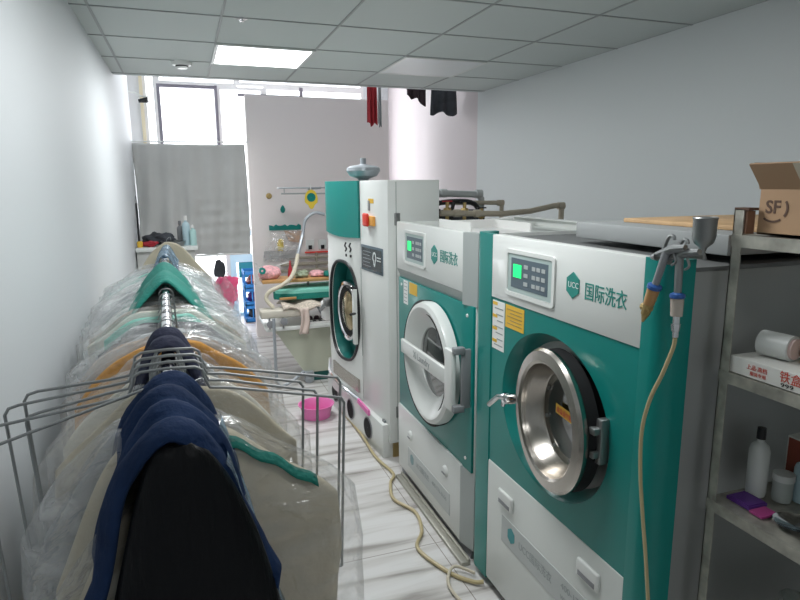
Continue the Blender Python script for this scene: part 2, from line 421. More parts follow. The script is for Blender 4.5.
# curtain with folds
rows = []
for i in range(61):
    u = i/60; r = []
    for j in range(41):
        v = j/40
        x = -.445 + 1.065*u + .012*math.sin(v*3)
        z = 2.075 - (1.10 if u > .45 else 1.02)*v*(1) - .02*u*v
        amp = .010 + .020*v
        y = 6.50 + amp*math.sin(u*34 + 2.2*v) + .02*math.sin(u*9+1)
        if u > .5: y += .010*math.sin(v*58 + 3*u)*max(0, min(1, (v-.35)*4))
        if u < .45: y += .03*math.sin((u*2.2 - v*1.2)*6)*v
        r.append((x, y, z - .012*math.sin(u*PI)*(1-v)))
    rows.append(r)
single('curtain', B().grid(rows), 'curtain', 'large grey cloth curtain hung in front of the shop window at the far end', 'curtain', solid=.004, smooth=180)
single('curtain_rod', B().tube([(-.44, 6.47, 2.083), (.66, 6.47, 2.095)], .006, 8).tube([(-.20, 6.47, .955), (.62, 6.47, .958)], .009, 8), 'white', 'thin white rod the grey curtain hangs from with a bottom rail', 'curtain rod')

# counter behind curtain foot with bottles
t = thing('counter', 'white counter with a light top at the far end behind the clothes rail', 'counter', (-.17, 5.95, 0))
obj('cabinet_body', B().box(-.43, .06, 5.78, 6.2, 0, 1.085, .004), mat('counter_side', (.50, .50, .48), .5), t)
obj('countertop', B().box(-.435, .09, 5.75, 6.22, 1.085, 1.12, .004), 'white', t)
def bottle(x, y, z, r, h, m, cm, label, nozzle=False, group=None):
    t = thing('bottle', label, 'bottle', (x, y, z), group=group)
    obj('bottle_body', B().lathe([(.001, 0), (r*.9, 0), (r, .01), (r, h*.66), (r*.85, h*.74), (r*.35, h*.80), (r*.35, h*.86)], (x, y, z), seg=20), m, t)
    obj('bottle_cap', B().lathe([(r*.45, h*.84), (r*.45, h*.92), (r*(.12 if nozzle else .42), h), (.001, h)], (x, y, z), seg=16), cm, t)
bottle(-.002, 5.9, 1.12, .035, .27, 'bottleb', 'paper', 'tall pale blue bottle on the far counter')
bottle(.055, 5.86, 1.12, .03, .19, 'bottlec', 'paper', 'short mint green squeeze bottle with pointed nozzle on the far counter', True)
bottle(-.055, 6.0, 1.12, .028, .22, 'gray', 'gray', 'slim grey bottle behind the pale blue bottle on the far counter')
single('metal_pan', B().lathe([(.001, 0), (.09, 0), (.105, .045), (.112, .047), (.10, .042), (.088, .006), (.001, .006)], (-.12, 5.86, 1.12)), 'dullsteel', 'shallow round steel pan on the far counter in front of the bottles', 'pan')
def lump(name, cx, cy, cz, rx, ry, rz, m, label, cat, seed=0, amp=.25, fr=6, parent=None, group=None, **k):
    b = B(); t = bmesh.new(); bmesh.ops.create_icosphere(t, subdivisions=4, radius=1)
    for v in t.verts:
        d = 1 + amp*noise.noise(v.co*fr*.3 + Vector((seed, seed*2, 0))) + amp*.4*noise.noise(v.co*fr + Vector((seed, 0, 3)))
        v.co = Vector((v.co.x*rx*d, v.co.y*ry*d, max(v.co.z, -.75)*rz*d))
    zmin = min(v.co.z for v in t.verts)
    for v in t.verts: v.co += Vector((cx, cy, cz - zmin))
    b.merge(t)
    if parent: return obj(name, b, m, parent, smooth=60, **k)
    return single(name, b, m, label, cat, group, smooth=60, **k)
lump('folded_cloth', -.24, 5.98, 1.12, .13, .08, .055, 'charcoal', 'crumpled black cloth lying on the far counter', 'cloth', 3, .5)
lump('red_cloth', -.32, 5.86, 1.12, .07, .05, .025, 'redcloth', 'small dark red cloth at the left of the far counter', 'cloth', 5, .4)
single('yellow_container', B().lathe([(.001, 0), (.024, 0), (.026, .045), (.018, .055), (.001, .055)], (-.40, 5.84, 1.12), seg=16), 'yellow', 'small yellow container on the counter beside the left wall', 'container')
single('black_pole', B().tube([(-.415, 6.0, 1.12), (-.425, 6.2, 1.50)], .010, 8).tube([(-.425, 6.2, 1.50), (-.427, 6.24, 1.57)], .004, 6), 'black', 'thin black pole leaning against the left wall at the far end', 'pole')

# dark bag below curtain, pink bag
t = thing('hanging_bag', 'round dark grey bag hanging below the grey curtain', 'bag', (.29, 6.60, .72))
lump('bag_body', .305, 6.60, .70, .06, .035, .10, 'charcoal', None, None, 2, .2, parent=t)
obj('bag_handle', B().tube([(.285, 6.60, .88), (.29, 6.60, .955), (.31, 6.60, .88)], .004, 6, smooth=4), 'charcoal', t)
t = thing('plastic_bag', 'clear plastic bag of hot pink cloth standing by the shop door', 'bag', (.35, 6.9, 0))
lump('pink_contents', .36, 6.9, .28, .13, .07, .19, 'hotpink', None, None, 4, .6, parent=t)
lump('bag_film', .35, 6.9, .0, .17, .10, .38, 'filmclear', None, None, 6, .35, parent=t)

# blue crates
def crate(i, z, w, label):
    t = thing('plastic_crate', label, 'crate', (.74, 7.55, z), group='blue crates by the shop door')
    b = B(); x0, x1, y0, y1, h = .62, .62+w, 7.42, 7.74, .21
    b.box(x0, x1, y0, y1, z, z+.012)
    for (a0, a1, c0, c1) in ((x0, x1, y0, y0+.012), (x0, x1, y1-.012, y1), (x0, x0+.012, y0, y1), (x1-.012, x1, y0, y1)):
        b.box(a0, a1, c0, c1, z, z+.05); b.box(a0, a1, c0, c1, z+.17, z+h)
        n = 5
        for k in range(n):
            if a1-a0 > .05: xx = a0+(a1-a0-.015)*k/(n-1); b.box(xx, xx+.015, c0, c1, z+.04, z+.18)
            else: yy = c0+(c1-c0-.015)*k/(n-1); b.box(a0, a1, yy, yy+.015, z+.04, z+.18)
    obj('crate_basket', b, 'crate', t, smooth=0)
    o = lump('crate_contents', .62+w/2, 7.58, z+.013, w*.36, .11, .08, ['charcoal', 'purple', 'redbox'][i], None, None, i+8, .3, parent=t)
    o['label'] = 'dark packages inside the blue crate'
crate(0, 0.0, .34, 'bottom blue plastic crate of the stack on the floor by the shop door')
crate(1, .212, .34, 'middle blue plastic crate of the stack by the shop door')
crate(2, .424, .34, 'top blue plastic crate of the stack by the shop door')

# cloths hanging beyond the ceiling edge, from a line
single('drying_line', B().tube([(1.45, 5.6, 2.62), (XR, 5.6, 2.62)], .004, 6).tube([(1.45, 5.6, 2.62), (1.45, 5.6, 3.5)], .003, 6), 'gray', 'thin line for hanging cloths beyond the front edge of the low ceiling', 'line')
def hung(name, x0, x1, z0, z1, m, label, cat, seed, skew=0, taper=0, y=5.6):
    rows = []
    for i in range(21):
        u = i/20; r = []
        for j in range(15):
            v = j/14; x = x0+(x1-x0)*u; zb = z0 + skew*(u-.5) + .02*math.sin(u*9+seed)
            r.append((x + taper*v*(u-.5), y + .015*math.sin(u*16+seed)*(.3+v) , z1+(zb-z1)*v))
        rows.append(r)
    return single(name, B().grid(rows), m, label, cat, solid=.006, smooth=180)
hung('red_scarf', 1.675, 1.765, 2.215, 2.63, 'redcloth', 'long dark red scarf hanging over the partition at the ceiling edge', 'scarf', 1)
hung('grey_strap', 1.785, 1.805, 2.21, 2.63, 'graycloth', 'narrow grey strap hanging beside the red scarf', 'strap', 2)
hung('dark_cloth', 2.07, 2.26, 2.45, 2.63, 'maroon', 'dark maroon cloth hanging with a slanted lower edge at the ceiling edge', 'cloth', 3, -.09)
hung('grey_shorts', 2.32, 2.58, 2.33, 2.63, 'charcoal', 'dark grey checked shorts hanging near the right wall at the ceiling edge', 'shorts', 4, 0, .04)

# ------------------------------------------------------------------ washing machine 1 (near)
UX, UY = Vector((0, -1, 0)), Vector((0, 0, 1))        # reading direction on fronts that face -x
def disc_panel(b, x, y0, y1, z0, z1, cy, cz, ry, rz, th=.012, seg=64):
    """flat panel in plane x with an elliptical hole"""
    hole, outer = [], []
    for k in range(seg):
        a = 2*PI*(k+.5)/seg; ca, sa = math.cos(a), math.sin(a)
        hole.append((x, cy+ry*ca, cz+rz*sa))
        t = min(((y1-cy) if ca > 0 else (cy-y0))/max(abs(ca), 1e-6), ((z1-cz) if sa > 0 else (cz-z0))/max(abs(sa), 1e-6))
        outer.append((x, cy+ca*t, cz+sa*t))
    for (yy, zz) in ((y0, z0), (y0, z1), (y1, z0), (y1, z1)):   # pull the nearest outer point into each corner
        k = min(range(seg), key=lambda i: (outer[i][1]-yy)**2+(outer[i][2]-zz)**2); outer[k] = (x, yy, zz)
    b.frame(outer, hole, (th, 0, 0))

def keypad(t, x, c_y, c_z, w, h):
    o = obj('control_panel', B().frame(rrect((x, c_y, c_z), UX, UY, w, h, .015), rrect((x, c_y, c_z), UX, UY, w-.028, h-.028, .008), (-.007, 0, 0)).box(x-.002, x+.002, c_y-w/2+.01, c_y+w/2-.01, c_z-h/2+.01, c_z+h/2-.01), 'white', t)
    iw, ih = w-.032, h-.032
    obj('panel_plate', B().box(x-.004, x-.001, c_y-iw/2, c_y+iw/2, c_z-ih/2, c_z+ih/2), 'keyb', o)
    obj('keypad_backing', B().box(x-.0052, x-.0035, c_y-iw*.42, c_y+iw*.42, c_z-ih*.38, c_z+ih*.40), 'keypad', o)
    obj('display', B().box(x-.0065, x-.005, c_y+iw*.17, c_y+iw*.36, c_z-ih*.10, c_z+ih*.24), 'lcd', o)
    for i in range(3):
        for yy in (.06, -.12, -.22, -.33):
            hy = .045 if yy == .06 else .038
            obj('button', B().box(x-.0068, x-.005, c_y+iw*(yy-hy), c_y+iw*(yy+hy), c_z+ih*(.22-.22*i-.05), c_z+ih*(.22-.22*i+.05)), 'key', o, smooth=0)

def laundry_logo(t, x, hy, hz, r, ty, tz, size, width, d=.0012):
    o = obj('logo_badge', B().prism(hexa((x, hy, hz), UX, UY, r, 6), (-.003, 0, 0)), 'text_teal', t, smooth=0)
    text('badge_letters', 'UCC', r*.62, (x-.0032, hy+r*.56, hz-r*.18), UX, UY, 'text_white', o, .0004)
    return text('lettering', '国际洗衣', size, (x-.0005, ty, tz), UX, UY, 'text_teal', t, d, width)

m1 = thing('industrial_dryer', 'nearest large teal and white laundry machine with a steel-rimmed round door', 'laundry machine', (1.5, 1.6, 0))
Y0, Y1_, YM0, YM1 = 1.115, 2.140, 1.20, 2.0
obj('cabinet', B().box(1.150, 1.98, Y0+.02, Y1_-.01, .05, 1.435, .004).box(1.14, 1.98, Y0+.02, Y1_-.01, .0, .05), 'side', m1)
obj('top_deck', B().box(1.12, 1.96, Y0+.02, Y1_-.01, 1.435, 1.445).box(1.10, 1.12, Y0+.02, Y1_-.01, 1.445, 1.46)
    .box(1.96, 1.98, Y0+.02, Y1_-.01, 1.445, 1.465), mat('dark_deck', (.13, .135, .135), .5), m1)
for (a, b_) in ((YM1, Y1_), (Y0, YM0)):      # rounded teal corner columns
    pts = []
    n = 8
    if a == YM1:
        pts = [(1.10, YM1), (1.078, YM1)] + [(1.075+.05*(1-math.cos(k/n*PI/2)), Y1_-.05+.05*math.sin(k/n*PI/2)) for k in range(n+1)] + [(1.165, Y1_), (1.165, Y1_-.03), (1.10, Y1_-.06)]
    else:
        pts = [(1.10, YM0), (1.078, YM0)] + [(1.075+.05*(1-math.cos(k/n*PI/2)), Y0+.05-.05*math.sin(k/n*PI/2)) for k in range(n+1)] + [(1.155, Y0), (1.155, Y0+.03), (1.10, Y0+.06)]
    obj('corner_column', B().prism([(x, y, .035) for x, y in pts], (0, 0, 1.435)), 'teal', m1, smooth=50)
obj('upper_panel', B().box(1.078, 1.12, YM0, YM1, 1.232, 1.468, .003), 'white', m1)
cy, cz = 1.60, .90
b = B(); disc_panel(b, 1.082, YM0, YM1, .57, 1.232, cy, cz, .305, .272)
obj('door_panel', b, 'teal', m1)
obj('door_recess', B().lathe([(.272, .0), (.262, .012), (.245, .05), (.232, .085)], (1.083, cy, cz), (1, 0, 0), 64, sx=1.12), 'teal', m1)
obj('door_gasket', B().lathe([(.262, .086), (.21, .086), (.195, .05), (.18, .05), (.18, .13)], (1.083, cy, cz), (1, 0, 0), 64, sx=1.05), 'rubber', m1)
obj('drum_tub', B().lathe([(.185, .12), (.30, .122), (.30, .55), (.001, .55)], (1.083, cy, cz), (1, 0, 0), 48), 'dullsteel', m1)
obj('lower_panel', B().box(1.078, 1.12, YM0, YM1, .045, .57, .006), 'white2', m1)
obj('plinth', B().box(1.12, 1.9, Y0+.03, Y1_-.02, 0, .05), 'black', m1)
keypad(m1, 1.078, 1.735, 1.345, .305, .165)
laundry_logo(m1, 1.078, 1.492, 1.353, .040, 1.437, 1.325, .056, .176)
lb = obj('instruction_label', B().box(1.0805, 1.083, 1.902, 1.992, 1.035, 1.222), 'paper', m1, smooth=0)
for k in range(4): obj('label_heading', B().box(1.0797, 1.081, 1.955, 1.99, 1.205-.048*k, 1.217-.048*k), 'yellow', lb, smooth=0)
for k in range(7): obj('label_text_line', B().box(1.0797, 1.081, 1.912, 1.975-(k % 3)*.01, 1.192-.0235*k, 1.196-.0235*k), 'text_gray', lb, smooth=0)
o = obj('warning_label', B().box(1.0805, 1.083, 1.767, 1.895, 1.138, 1.222), 'yellow', m1, smooth=0)
for k in range(5): obj('label_text_line', B().box(1.0797, 1.081, 1.78, 1.882-(k % 2)*.02, 1.205-.013*k, 1.208-.013*k), 'brass', o, smooth=0)
for yy, zz in ((1.845, .468), (1.345, .488)):
    o = obj('pull_handle', B().box(1.066, 1.080, yy-.052, yy+.052, zz-.030, zz+.030, .007, 3), 'white', m1)
    obj('handle_slot', B().box(1.064, 1.068, yy-.040, yy+.040, zz-.022, zz-.006, .001), 'gray', o)
o = obj('nameplate', B().box(1.0755, 1.079, 1.24, 1.875, .285, .395, .001), 'strip', m1, smooth=0)
obj('plate_badge', B().prism(hexa((1.0752, 1.80, .345), UX, UY, .032, 6), (-.001, 0, 0)), mat('plate_badge_teal', (.05, .30, .32), .5), o, smooth=0)
text('plate_lettering', 'UCC国际洗衣', .040, (1.0752, 1.745, .328), UX, UY, 'text_gray', o, .0004, .21)
text('plate_lettering', '400-176-8666', .032, (1.0752, 1.48, .350), UX, UY, 'text_gray', o, .0004, .19)
text('plate_lettering', 'WWW.UCC.COM', .024, (1.0752, 1.48, .310), UX, UY, 'text_gray', o, .0004, .16)
# door ring, slightly proud and swung a little open
dn = Vector((-1, .0, 0)); dn = Matrix.Rotation(math.radians(-7), 3, 'Z') @ dn
dc = Vector((1.040, 1.545, .912))
door_ = obj('door_ring', B().lathe([(.185, -.05), (.215, -.03), (.228, -.012), (.230, 0), (.222, .010), (.19, .014), (.181, .008), (.178, -.005)], dc, dn, 72), 'steel', m1)
obj('door_rim_gasket_band', B().lathe([(.224, -.012), (.226, -.055), (.19, -.055)], dc, dn, 72), 'rubber', door_)  # black rubber gasket behind the steel ring
obj('door_bowl', B().lathe([(.178, -.003), (.174, -.02), (.165, -.035), (.156, -.062), (.152, -.066), (.128, -.068), (.128, -.071)], dc, dn, 72), 'steel', door_)
obj('door_glass', B().lathe([(.129, -.070), (.08, -.074), (.001, -.076)], dc, dn, 48), 'dglass', door_)
uu = dn.cross(Vector((0, 0, 1))).normalized()*-1
for k in range(8):
    a = 2*PI*k/8+.3; pc = dc - dn*.067 + uu*math.cos(a)*.134 + Vector((0, 0, 1))*math.sin(a)*.134
    obj('bolt', B().lathe([(.001, .006), (.006, .006), (.007, 0)], pc, dn, 10), 'dullsteel', door_)
yc = dc - dn*.064 - uu*.0
o = obj('caution_sticker', B().prism([yc + Vector((.007, .060, .030)), yc + Vector((-.010, -.085, .030)), yc + Vector((-.010, -.085, -.002)), yc + Vector((.007, .060, -.002))], dn*.002), 'yellow', door_, smooth=0)
text('sticker_lettering', '高温请勿触摸', .022, yc + Vector((.0025, .052, .005)), (-.12, -1, 0), (0, 0, 1), 'text_red', o, .0004, .12)
hb = dc + uu*0
ly = Vector((0, 1, 0))
hy = dc + Vector((-.012, .222, -.005))
hd = obj('door_handle', B().lathe([(.020, -.02), (.022, 0), (.016, .02), (.001, .022)], hy, (-1, 0, 0), 16).tube([hy+Vector((-.012, 0, .01)), hy+Vector((-.02, .035, .000)), hy+Vector((-.03, .085, -.045))], [.012, .010, .010], 10)
    .tube([hy+Vector((-.005, .01, .02)), hy+Vector((-.01, .02, -.03))], .008, 8), 'chrome', m1)
obj('door_hinge', B().box(1.055, 1.085, 1.30, 1.325, .865, 1.00, .004).box(1.035, 1.062, 1.305, 1.345, .885, .905, .003).box(1.035, 1.062, 1.305, 1.345, .955, .975, .003), 'dullsteel', m1)
# lint box on top (own thing) and boards
single('vent_box', B().box(1.30, 1.95, 1.16, 1.80, 1.4655, 1.520, .004), mat('gray_vent_box', (.30, .315, .315), .5), 'long grey metal box lying on top of the nearest laundry machine', 'box')
single('wooden_board', B().box(1.42, 2.0, 1.18, 1.70, 1.5205, 1.534, .002), 'plywood', 'thin wooden board lying on the grey box above the nearest machine', 'board')

# ------------------------------------------------------------------ washing machine 2 (middle)
m2 = thing('industrial_washer', 'middle teal and white laundry machine with a white round door and wide handle band', 'laundry machine', (1.5, 2.63, 0))
obj('cabinet', B().box(1.10, 1.95, 2.165, 3.10, .06, 1.41, .004), 'white2', m2)
obj('top_deck', B().frame([(1.10, 2.17, 1.41), (1.95, 2.17, 1.41), (1.95, 3.10, 1.41), (1.10, 3.10, 1.41)], [(1.115, 2.185, 1.41), (1.935, 2.185, 1.41), (1.935, 3.085, 1.41), (1.115, 3.085, 1.41)], (0, 0, .045)), 'white', m2, smooth=0)
obj('upper_panel', B().box(1.078, 1.12, 2.255, 3.09, 1.205, 1.458, .004), 'white', m2)
obj('lower_lip', B().prism([(1.078, 3.09, 1.205), (1.10, 3.09, 1.155), (1.12, 3.09, 1.155), (1.12, 3.09, 1.205)], (0, -.835, 0)), 'grayp', m2, smooth=0)
obj('side_strip', B().prism([(1.078, 2.255, 1.155), (1.10, 2.158, 1.155), (1.12, 2.158, 1.155), (1.12, 2.255, 1.155)], (0, 0, .303)), 'grayp', m2, smooth=0)
obj('side_strip', B().prism([(1.078, 2.255, .05), (1.10, 2.158, .05), (1.12, 2.158, .05), (1.12, 2.255, .05)], (0, 0, .37)), 'grayp', m2, smooth=0)
obj('door_panel', B().box(1.088, 1.12, 2.17, 3.09, .42, 1.156, .002), 'teal', m2)
obj('lower_panel', B().box(1.078, 1.12, 2.255, 3.09, .05, .425, .006), 'white', m2)
obj('plinth', B().box(1.10, 1.93, 2.18, 3.09, 0, .06), 'gray', m2)
for (a, z) in ((2.225, 1.11), (2.225, .47), (3.04, 1.12)): obj('screw', B().lathe([(.001, .004), (.007, .004), (.008, 0)], (1.088, a, z), (-1, 0, 0), 10), 'paper', m2)
keypad(m2, 1.078, 2.81, 1.335, .29, .175)
laundry_logo(m2, 1.078, 2.56, 1.333, .045, 2.495, 1.312, .062, .185)
lb = obj('instruction_label', B().box(1.0865, 1.09, 2.945, 3.01, 1.022, 1.15), 'paper', m2, smooth=0)
for k in range(6): obj('label_text_line', B().box(1.0857, 1.087, 2.955, 3.0, 1.135-.02*k, 1.139-.02*k), 'text_gray', lb, smooth=0)
obj('warning_label', B().box(1.0865, 1.09, 2.81, 2.92, 1.09, 1.15), 'yellow', m2, smooth=0)
for yy, zz in ((2.885, .305), (2.415, .32)):
    o = obj('pull_handle', B().lathe([(.001, .012), (.020, .012), (.027, .004), (.028, 0)], (1.078, yy, zz), (-1, 0, 0), 24, sx=1.0), 'white', m2)
    obj('handle_slot', B().box(1.063, 1.068, yy-.016, yy+.016, zz-.012, zz-.004), 'gray', o)
o = obj('nameplate', B().box(1.0755, 1.079, 2.365, 2.925, .115, .225, .001), 'strip', m2, smooth=0)
obj('plate_badge', B().prism(hexa((1.0752, 2.86, .175), UX, UY, .032, 6), (-.001, 0, 0)), mat('plate_badge_gray', (.22, .34, .36), .5), o, smooth=0)
text('plate_lettering', 'UCC国际洗衣', .038, (1.0752, 2.80, .165), UX, UY, 'text_gray', o, .0004, .18)
text('plate_lettering', '400-176-8666', .030, (1.0752, 2.58, .172), UX, UY, 'text_gray', o, .0004, .18)
obj('door_gasket', B().lathe([(.305, 0), (.308, .035), (.295, .045), (.25, .045)], (1.089, 2.605, .80), (-1, 0, 0), 64), 'rubber', m2)
d2 = Vector((1.044, 2.56, .815))
dr = obj('door_ring', B().lathe([(.293, -.035), (.296, -.008), (.288, .014), (.268, .022), (.255, .018), (.235, .000), (.19, -.022), (.176, -.030), (.168, -.032), (.166, -.045)], d2, (-1, 0, 0), 72), 'white', m2)
obj('door_glass', B().lathe([(.167, -.040), (.10, -.036), (.001, -.034)], d2, (-1, 0, 0), 48), 'dglass', dr)
o = obj('handle_band', B().box(1.008, 1.026, 2.235, 2.842, .800, .872, .006, 3), 'white', dr)
text('band_lettering', 'XI Laundry', .050, (1.0075, 2.66, .820), UX, UY, 'text_gray', o, .0005, .21)
obj('hinge_plate', B().box(1.004, 1.030, 2.205, 2.275, .70, .97, .006, 3), 'white', dr)
obj('door_hinge', B().box(1.045, 1.09, 2.185, 2.200, .715, .975, .004).box(1.010, 1.06, 2.180, 2.212, .955, .985, .004).box(1.010, 1.06, 2.180, 2.212, .70, .73, .004), 'gray', m2)
# trays on top of machine 2
single('metal_channel', B().box(1.72, 1.74, 2.2, 2.95, 1.4555, 1.475).box(1.70, 1.76, 2.2, 2.95, 1.475, 1.478), 'white', 'long light metal channel lying on top of the middle laundry machine', 'channel')
single('white_tray', B().box(1.28, 1.62, 2.60, 2.98, 1.4105, 1.418).box(1.28, 1.29, 2.60, 2.98, 1.41, 1.472).box(1.61, 1.62, 2.60, 2.98, 1.41, 1.462).box(1.28, 1.62, 2.97, 2.98, 1.41, 1.462), 'paper', 'open white tray on top of the middle machine before the pipes', 'tray')
# floor strip in front of machine 2
single('floor_rail', B().box(1.035, 1.066, 2.14, 3.02, 0.001, .020, .002).box(1.066, 1.078, 2.14, 3.02, 0.001, .032, .002), mat('aluminium_rail', (.42, .41, .36), .4, .5), 'metal rail lying on the floor along the middle machine', 'rail')

# ------------------------------------------------------------------ machine 3 (far dry cleaning machine), local frame
a3 = math.radians(4.3)
m3 = thing('dry_cleaning_machine', 'tall white dry cleaning machine with a teal curved hood and oval door', 'dry cleaning machine', (1.08, 3.25, 0), a3)
L = dict(local=True)
obj('cabinet', B().box(0, .33, 0, .46, 0.10, 1.68, .006).box(.06, .33, .46, 1.16, .10, 1.68, .004), 'white', m3, **L)
obj('rear_cabinet', B().box(.33, 1.0, .0, 1.2, .10, 1.36, .01), 'white2', m3, **L)
obj('side_seam', B().box(.050, .055, -.002, .002, .12, 1.67), 'grayp', m3, **L)
obj('plinth', B().box(.03, .9, .02, 1.2, 0, .10), 'brass', m3, **L)
for z in (1.46, .30): obj('side_hinge', B().box(.040, .075, -.008, 0, z-.035, z+.035, .003), 'dullsteel', m3, **L)
# curved hood: bulging teal sheet
def hood(z0, z1, m, name, e=0, zfun=None, th=.02):
    rows = []
    for i in range(17):
        u = i/16; y = .46 + .66*u; x = -.05*math.sin(min(1, u*1.1)*PI*.62) - e
        if u > .85: x += .10*(u-.85)/.15
        zz0 = z0 - .02*math.sin(u*PI) + .03*u
        rows.append([(x, y, zz0), (x, y, z1), (x+.10, y, z1), (x+.10, y, zz0), ])
    return obj(name, B().grid(rows, True, True), m, m3, smooth=40, **L)
hood(1.32, 1.68, 'teal', 'curved_hood', .012)
# curved front with oval opening
OC_Y, OC_Z, OR_Y, OR_Z = .725, .80, .235, .345
b = B(); seg = 64; hole, outer = [], []
y0, y1, z0, z1 = .46, 1.12, .16, 1.36
def bul(y): u = (y-.46)/.66; return -.05*math.sin(min(1, u*1.1)*PI*.62) + (.10*(u-.85)/.15 if u > .85 else 0)
for k in range(seg):
    a = 2*PI*(k+.5)/seg; ca, sa = math.cos(a), math.sin(a)
    e = .8
    hy_, hz_ = OC_Y + OR_Y*math.copysign(abs(ca)**e, ca), OC_Z + OR_Z*math.copysign(abs(sa)**e, sa)
    t_ = min(((y1-OC_Y) if ca > 0 else (OC_Y-y0))/max(abs(ca), 1e-6), ((z1-OC_Z) if sa > 0 else (OC_Z-z0))/max(abs(sa), 1e-6))
    hole.append((hy_, hz_)); outer.append([OC_Y+ca*t_, OC_Z+sa*t_])
for (yy, zz) in ((y0, z0), (y0, z1), (y1, z0), (y1, z1)):
    k = min(range(seg), key=lambda i: (outer[i][0]-yy)**2+(outer[i][1]-zz)**2); outer[k] = [yy, zz]
rows = []
for q in range(9):
    s = q/8; r = []
    for k in range(seg):
        y = outer[k][0]*(1-s)+hole[k][0]*s; z = outer[k][1]*(1-s)+hole[k][1]*s; r.append((bul(y), y, z))
    rows.append(r)
rows.append([(bul(h[0])+.012, h[0]*.99+OC_Y*.01, h[1]*.99+OC_Z*.01) for h in hole])
obj('curved_front', B().grid(rows, True), 'white', m3, smooth=40, recalc=False, **L)
pr_ = [(bul(h[0])-.002, h[0], h[1]) for h in hole]
obj('opening_rim', B().tube([Vector(p) for p in pr_]+[Vector(pr_[0])], .011, 8), 'black', m3, **L)
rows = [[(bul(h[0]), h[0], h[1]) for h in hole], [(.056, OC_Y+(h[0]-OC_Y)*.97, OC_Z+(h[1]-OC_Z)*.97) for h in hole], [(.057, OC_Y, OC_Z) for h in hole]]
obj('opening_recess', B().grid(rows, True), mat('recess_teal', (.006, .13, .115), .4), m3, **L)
dc3 = Vector((-.005, .70, .80))
dr = obj('door_ring', B().lathe([(.205, -.06), (.215, -.03), (.215, 0), (.205, .018), (.185, .02), (.175, .01)], dc3, (-1, 0, 0), 56), 'chrome', m3, **L)
obj('door_seal', B().lathe([(.176, .012), (.14, .008), (.135, 0)], dc3, (-1, 0, 0), 48), 'rubber', dr, **L)
obj('door_glass', B().lathe([(.138, .002), (.10, .018), (.001, .028)], dc3, (-1, 0, 0), 48), mat('golden_glass', (.40, .32, .18), .12, .8, var=.5, vscale=14), dr, **L)
obj('door_handle', B().box(-.055, -.03, .455, .49, .62, .99, .004), 'white', m3, **L)
obj('handle_knob', B().tube([(-.03, .47, .992), (-.06, .47, .998), (-.06, .56, .996)], .010, 8).tube([(-.03, .47, .83), (-.085, .44, .83)], .009, 8), 'black', m3, **L)
obj('door_latch', B().box(-.09, -.04, .98, 1.05, .78, .84, .01).tube([(-.07, 1.0, .82), (-.09, 1.10, .74)], .014, 8), 'dullsteel', m3, **L)
obj('latch_housing', B().box(-.075, .02, 1.06, 1.16, .66, .80, .012), 'paper', m3, **L)
# control display
o = obj('control_display', B().box(-.004, .002, .075, .435, 1.125, 1.285, .001), 'keypad', m3, **L)
obj('display_screen', B().box(-.0055, -.003, .09, .42, 1.14, 1.27), mat('dark_screen', (.035, .05, .055), .25), o, **L)
emb = [(-.0058, .20+.030*math.cos(a)*(1 if math.sin(a) > -.2 else .6), 1.21+.045*math.sin(a)) for a in [2*PI*k/24 for k in range(24)]]
emi = [(-.0058, .20+.019*math.cos(a)*(1 if math.sin(a) > -.2 else .5), 1.212+.033*math.sin(a)) for a in [2*PI*k/24 for k in range(24)]]
obj('screen_emblem', B().frame(emb, emi, (-.001, 0, 0)).box(-.0068, -.0058, .10, .16, 1.222, 1.228).box(-.0068, -.0058, .10, .16, 1.204, 1.210), 'text_white', o, smooth=0, **L)
for k in range(5): obj('screen_line', B().box(-.0063, -.0055, .26+.02*(k % 2), .40, 1.245-.022*k, 1.249-.022*k), 'gray', o, smooth=0, **L)
# small dark marks beside display
b = B()
for (y, z) in ((.60, 1.245), (.51, 1.248)):
    b.tube([(-.050, y, z+.035), (-.050, y+.022, z+.015), (-.050, y-.008, z-.002), (-.050, y+.012, z-.02)], .006, 6, smooth=4)
    b.box(-.054, -.046, y-.008, y+.008, z-.055, z-.038)
obj('brand_marks', b, 'black', m3, **L)
o = obj('rotary_switch', B().box(-.018, .001, .19, .33, 1.41, 1.47, .006), 'orange', m3, **L)
obj('switch_knob', B().box(-.034, -.016, .25, .33, 1.405, 1.485, .010, 3), 'red', o, **L)
obj('small_sticker', B().box(-.002, .001, .215, .30, 1.545, 1.572), 'yellow', m3, **L)
obj('small_meter', B().box(-.004, .001, .275, .305, 1.50, 1.56), 'gray', m3, **L)
obj('drawer_plate', B().prism([(-.02, .50, .36), (-.062, .92, .395), (-.062, .92, .30), (-.02, .50, .27)], (.02, 0, 0)), 'steel', m3, smooth=0, **L)
obj('bumper_rail', B().tube([(-.01, 1.17, .33), (-.055, 1.0, .27), (-.058, .8, .25), (-.045, .62, .24), (-.02, .47, .225)], .014, 8, smooth=5), 'chrome', m3, **L)
obj('base_panel', B().box(-.035, .05, .03, 1.16, .0, .215, .004), 'white', m3, **L)
for (y, z) in ((.97, .125), (.62, .115), (.28, .105)):
    o = obj('round_port', B().lathe([(.070, .0), (.074, .005), (.068, .008), (.064, .005)], (-.035, y, z), (-1, 0, 0), 32), 'gray', m3, **L)
    obj('port_hole', B().lathe([(.066, .006), (.001, .0065)], (-.035, y, z), (-1, 0, 0), 32), 'rubber', o, **L)
obj('pink_tray_edge', B().prism([(-.037, .235, .205), (-.037, .44, .225), (-.037, .44, .255), (-.037, .235, .24)], (-.014, 0, 0)), 'pink', m3, **L)
obj('side_latch', B().box(-.012, .0, .06, .10, .17, .23, .003).tube([(0.07, -.003, .21), (.13, -.012, .21)], .006, 6), 'dullsteel', m3, **L)
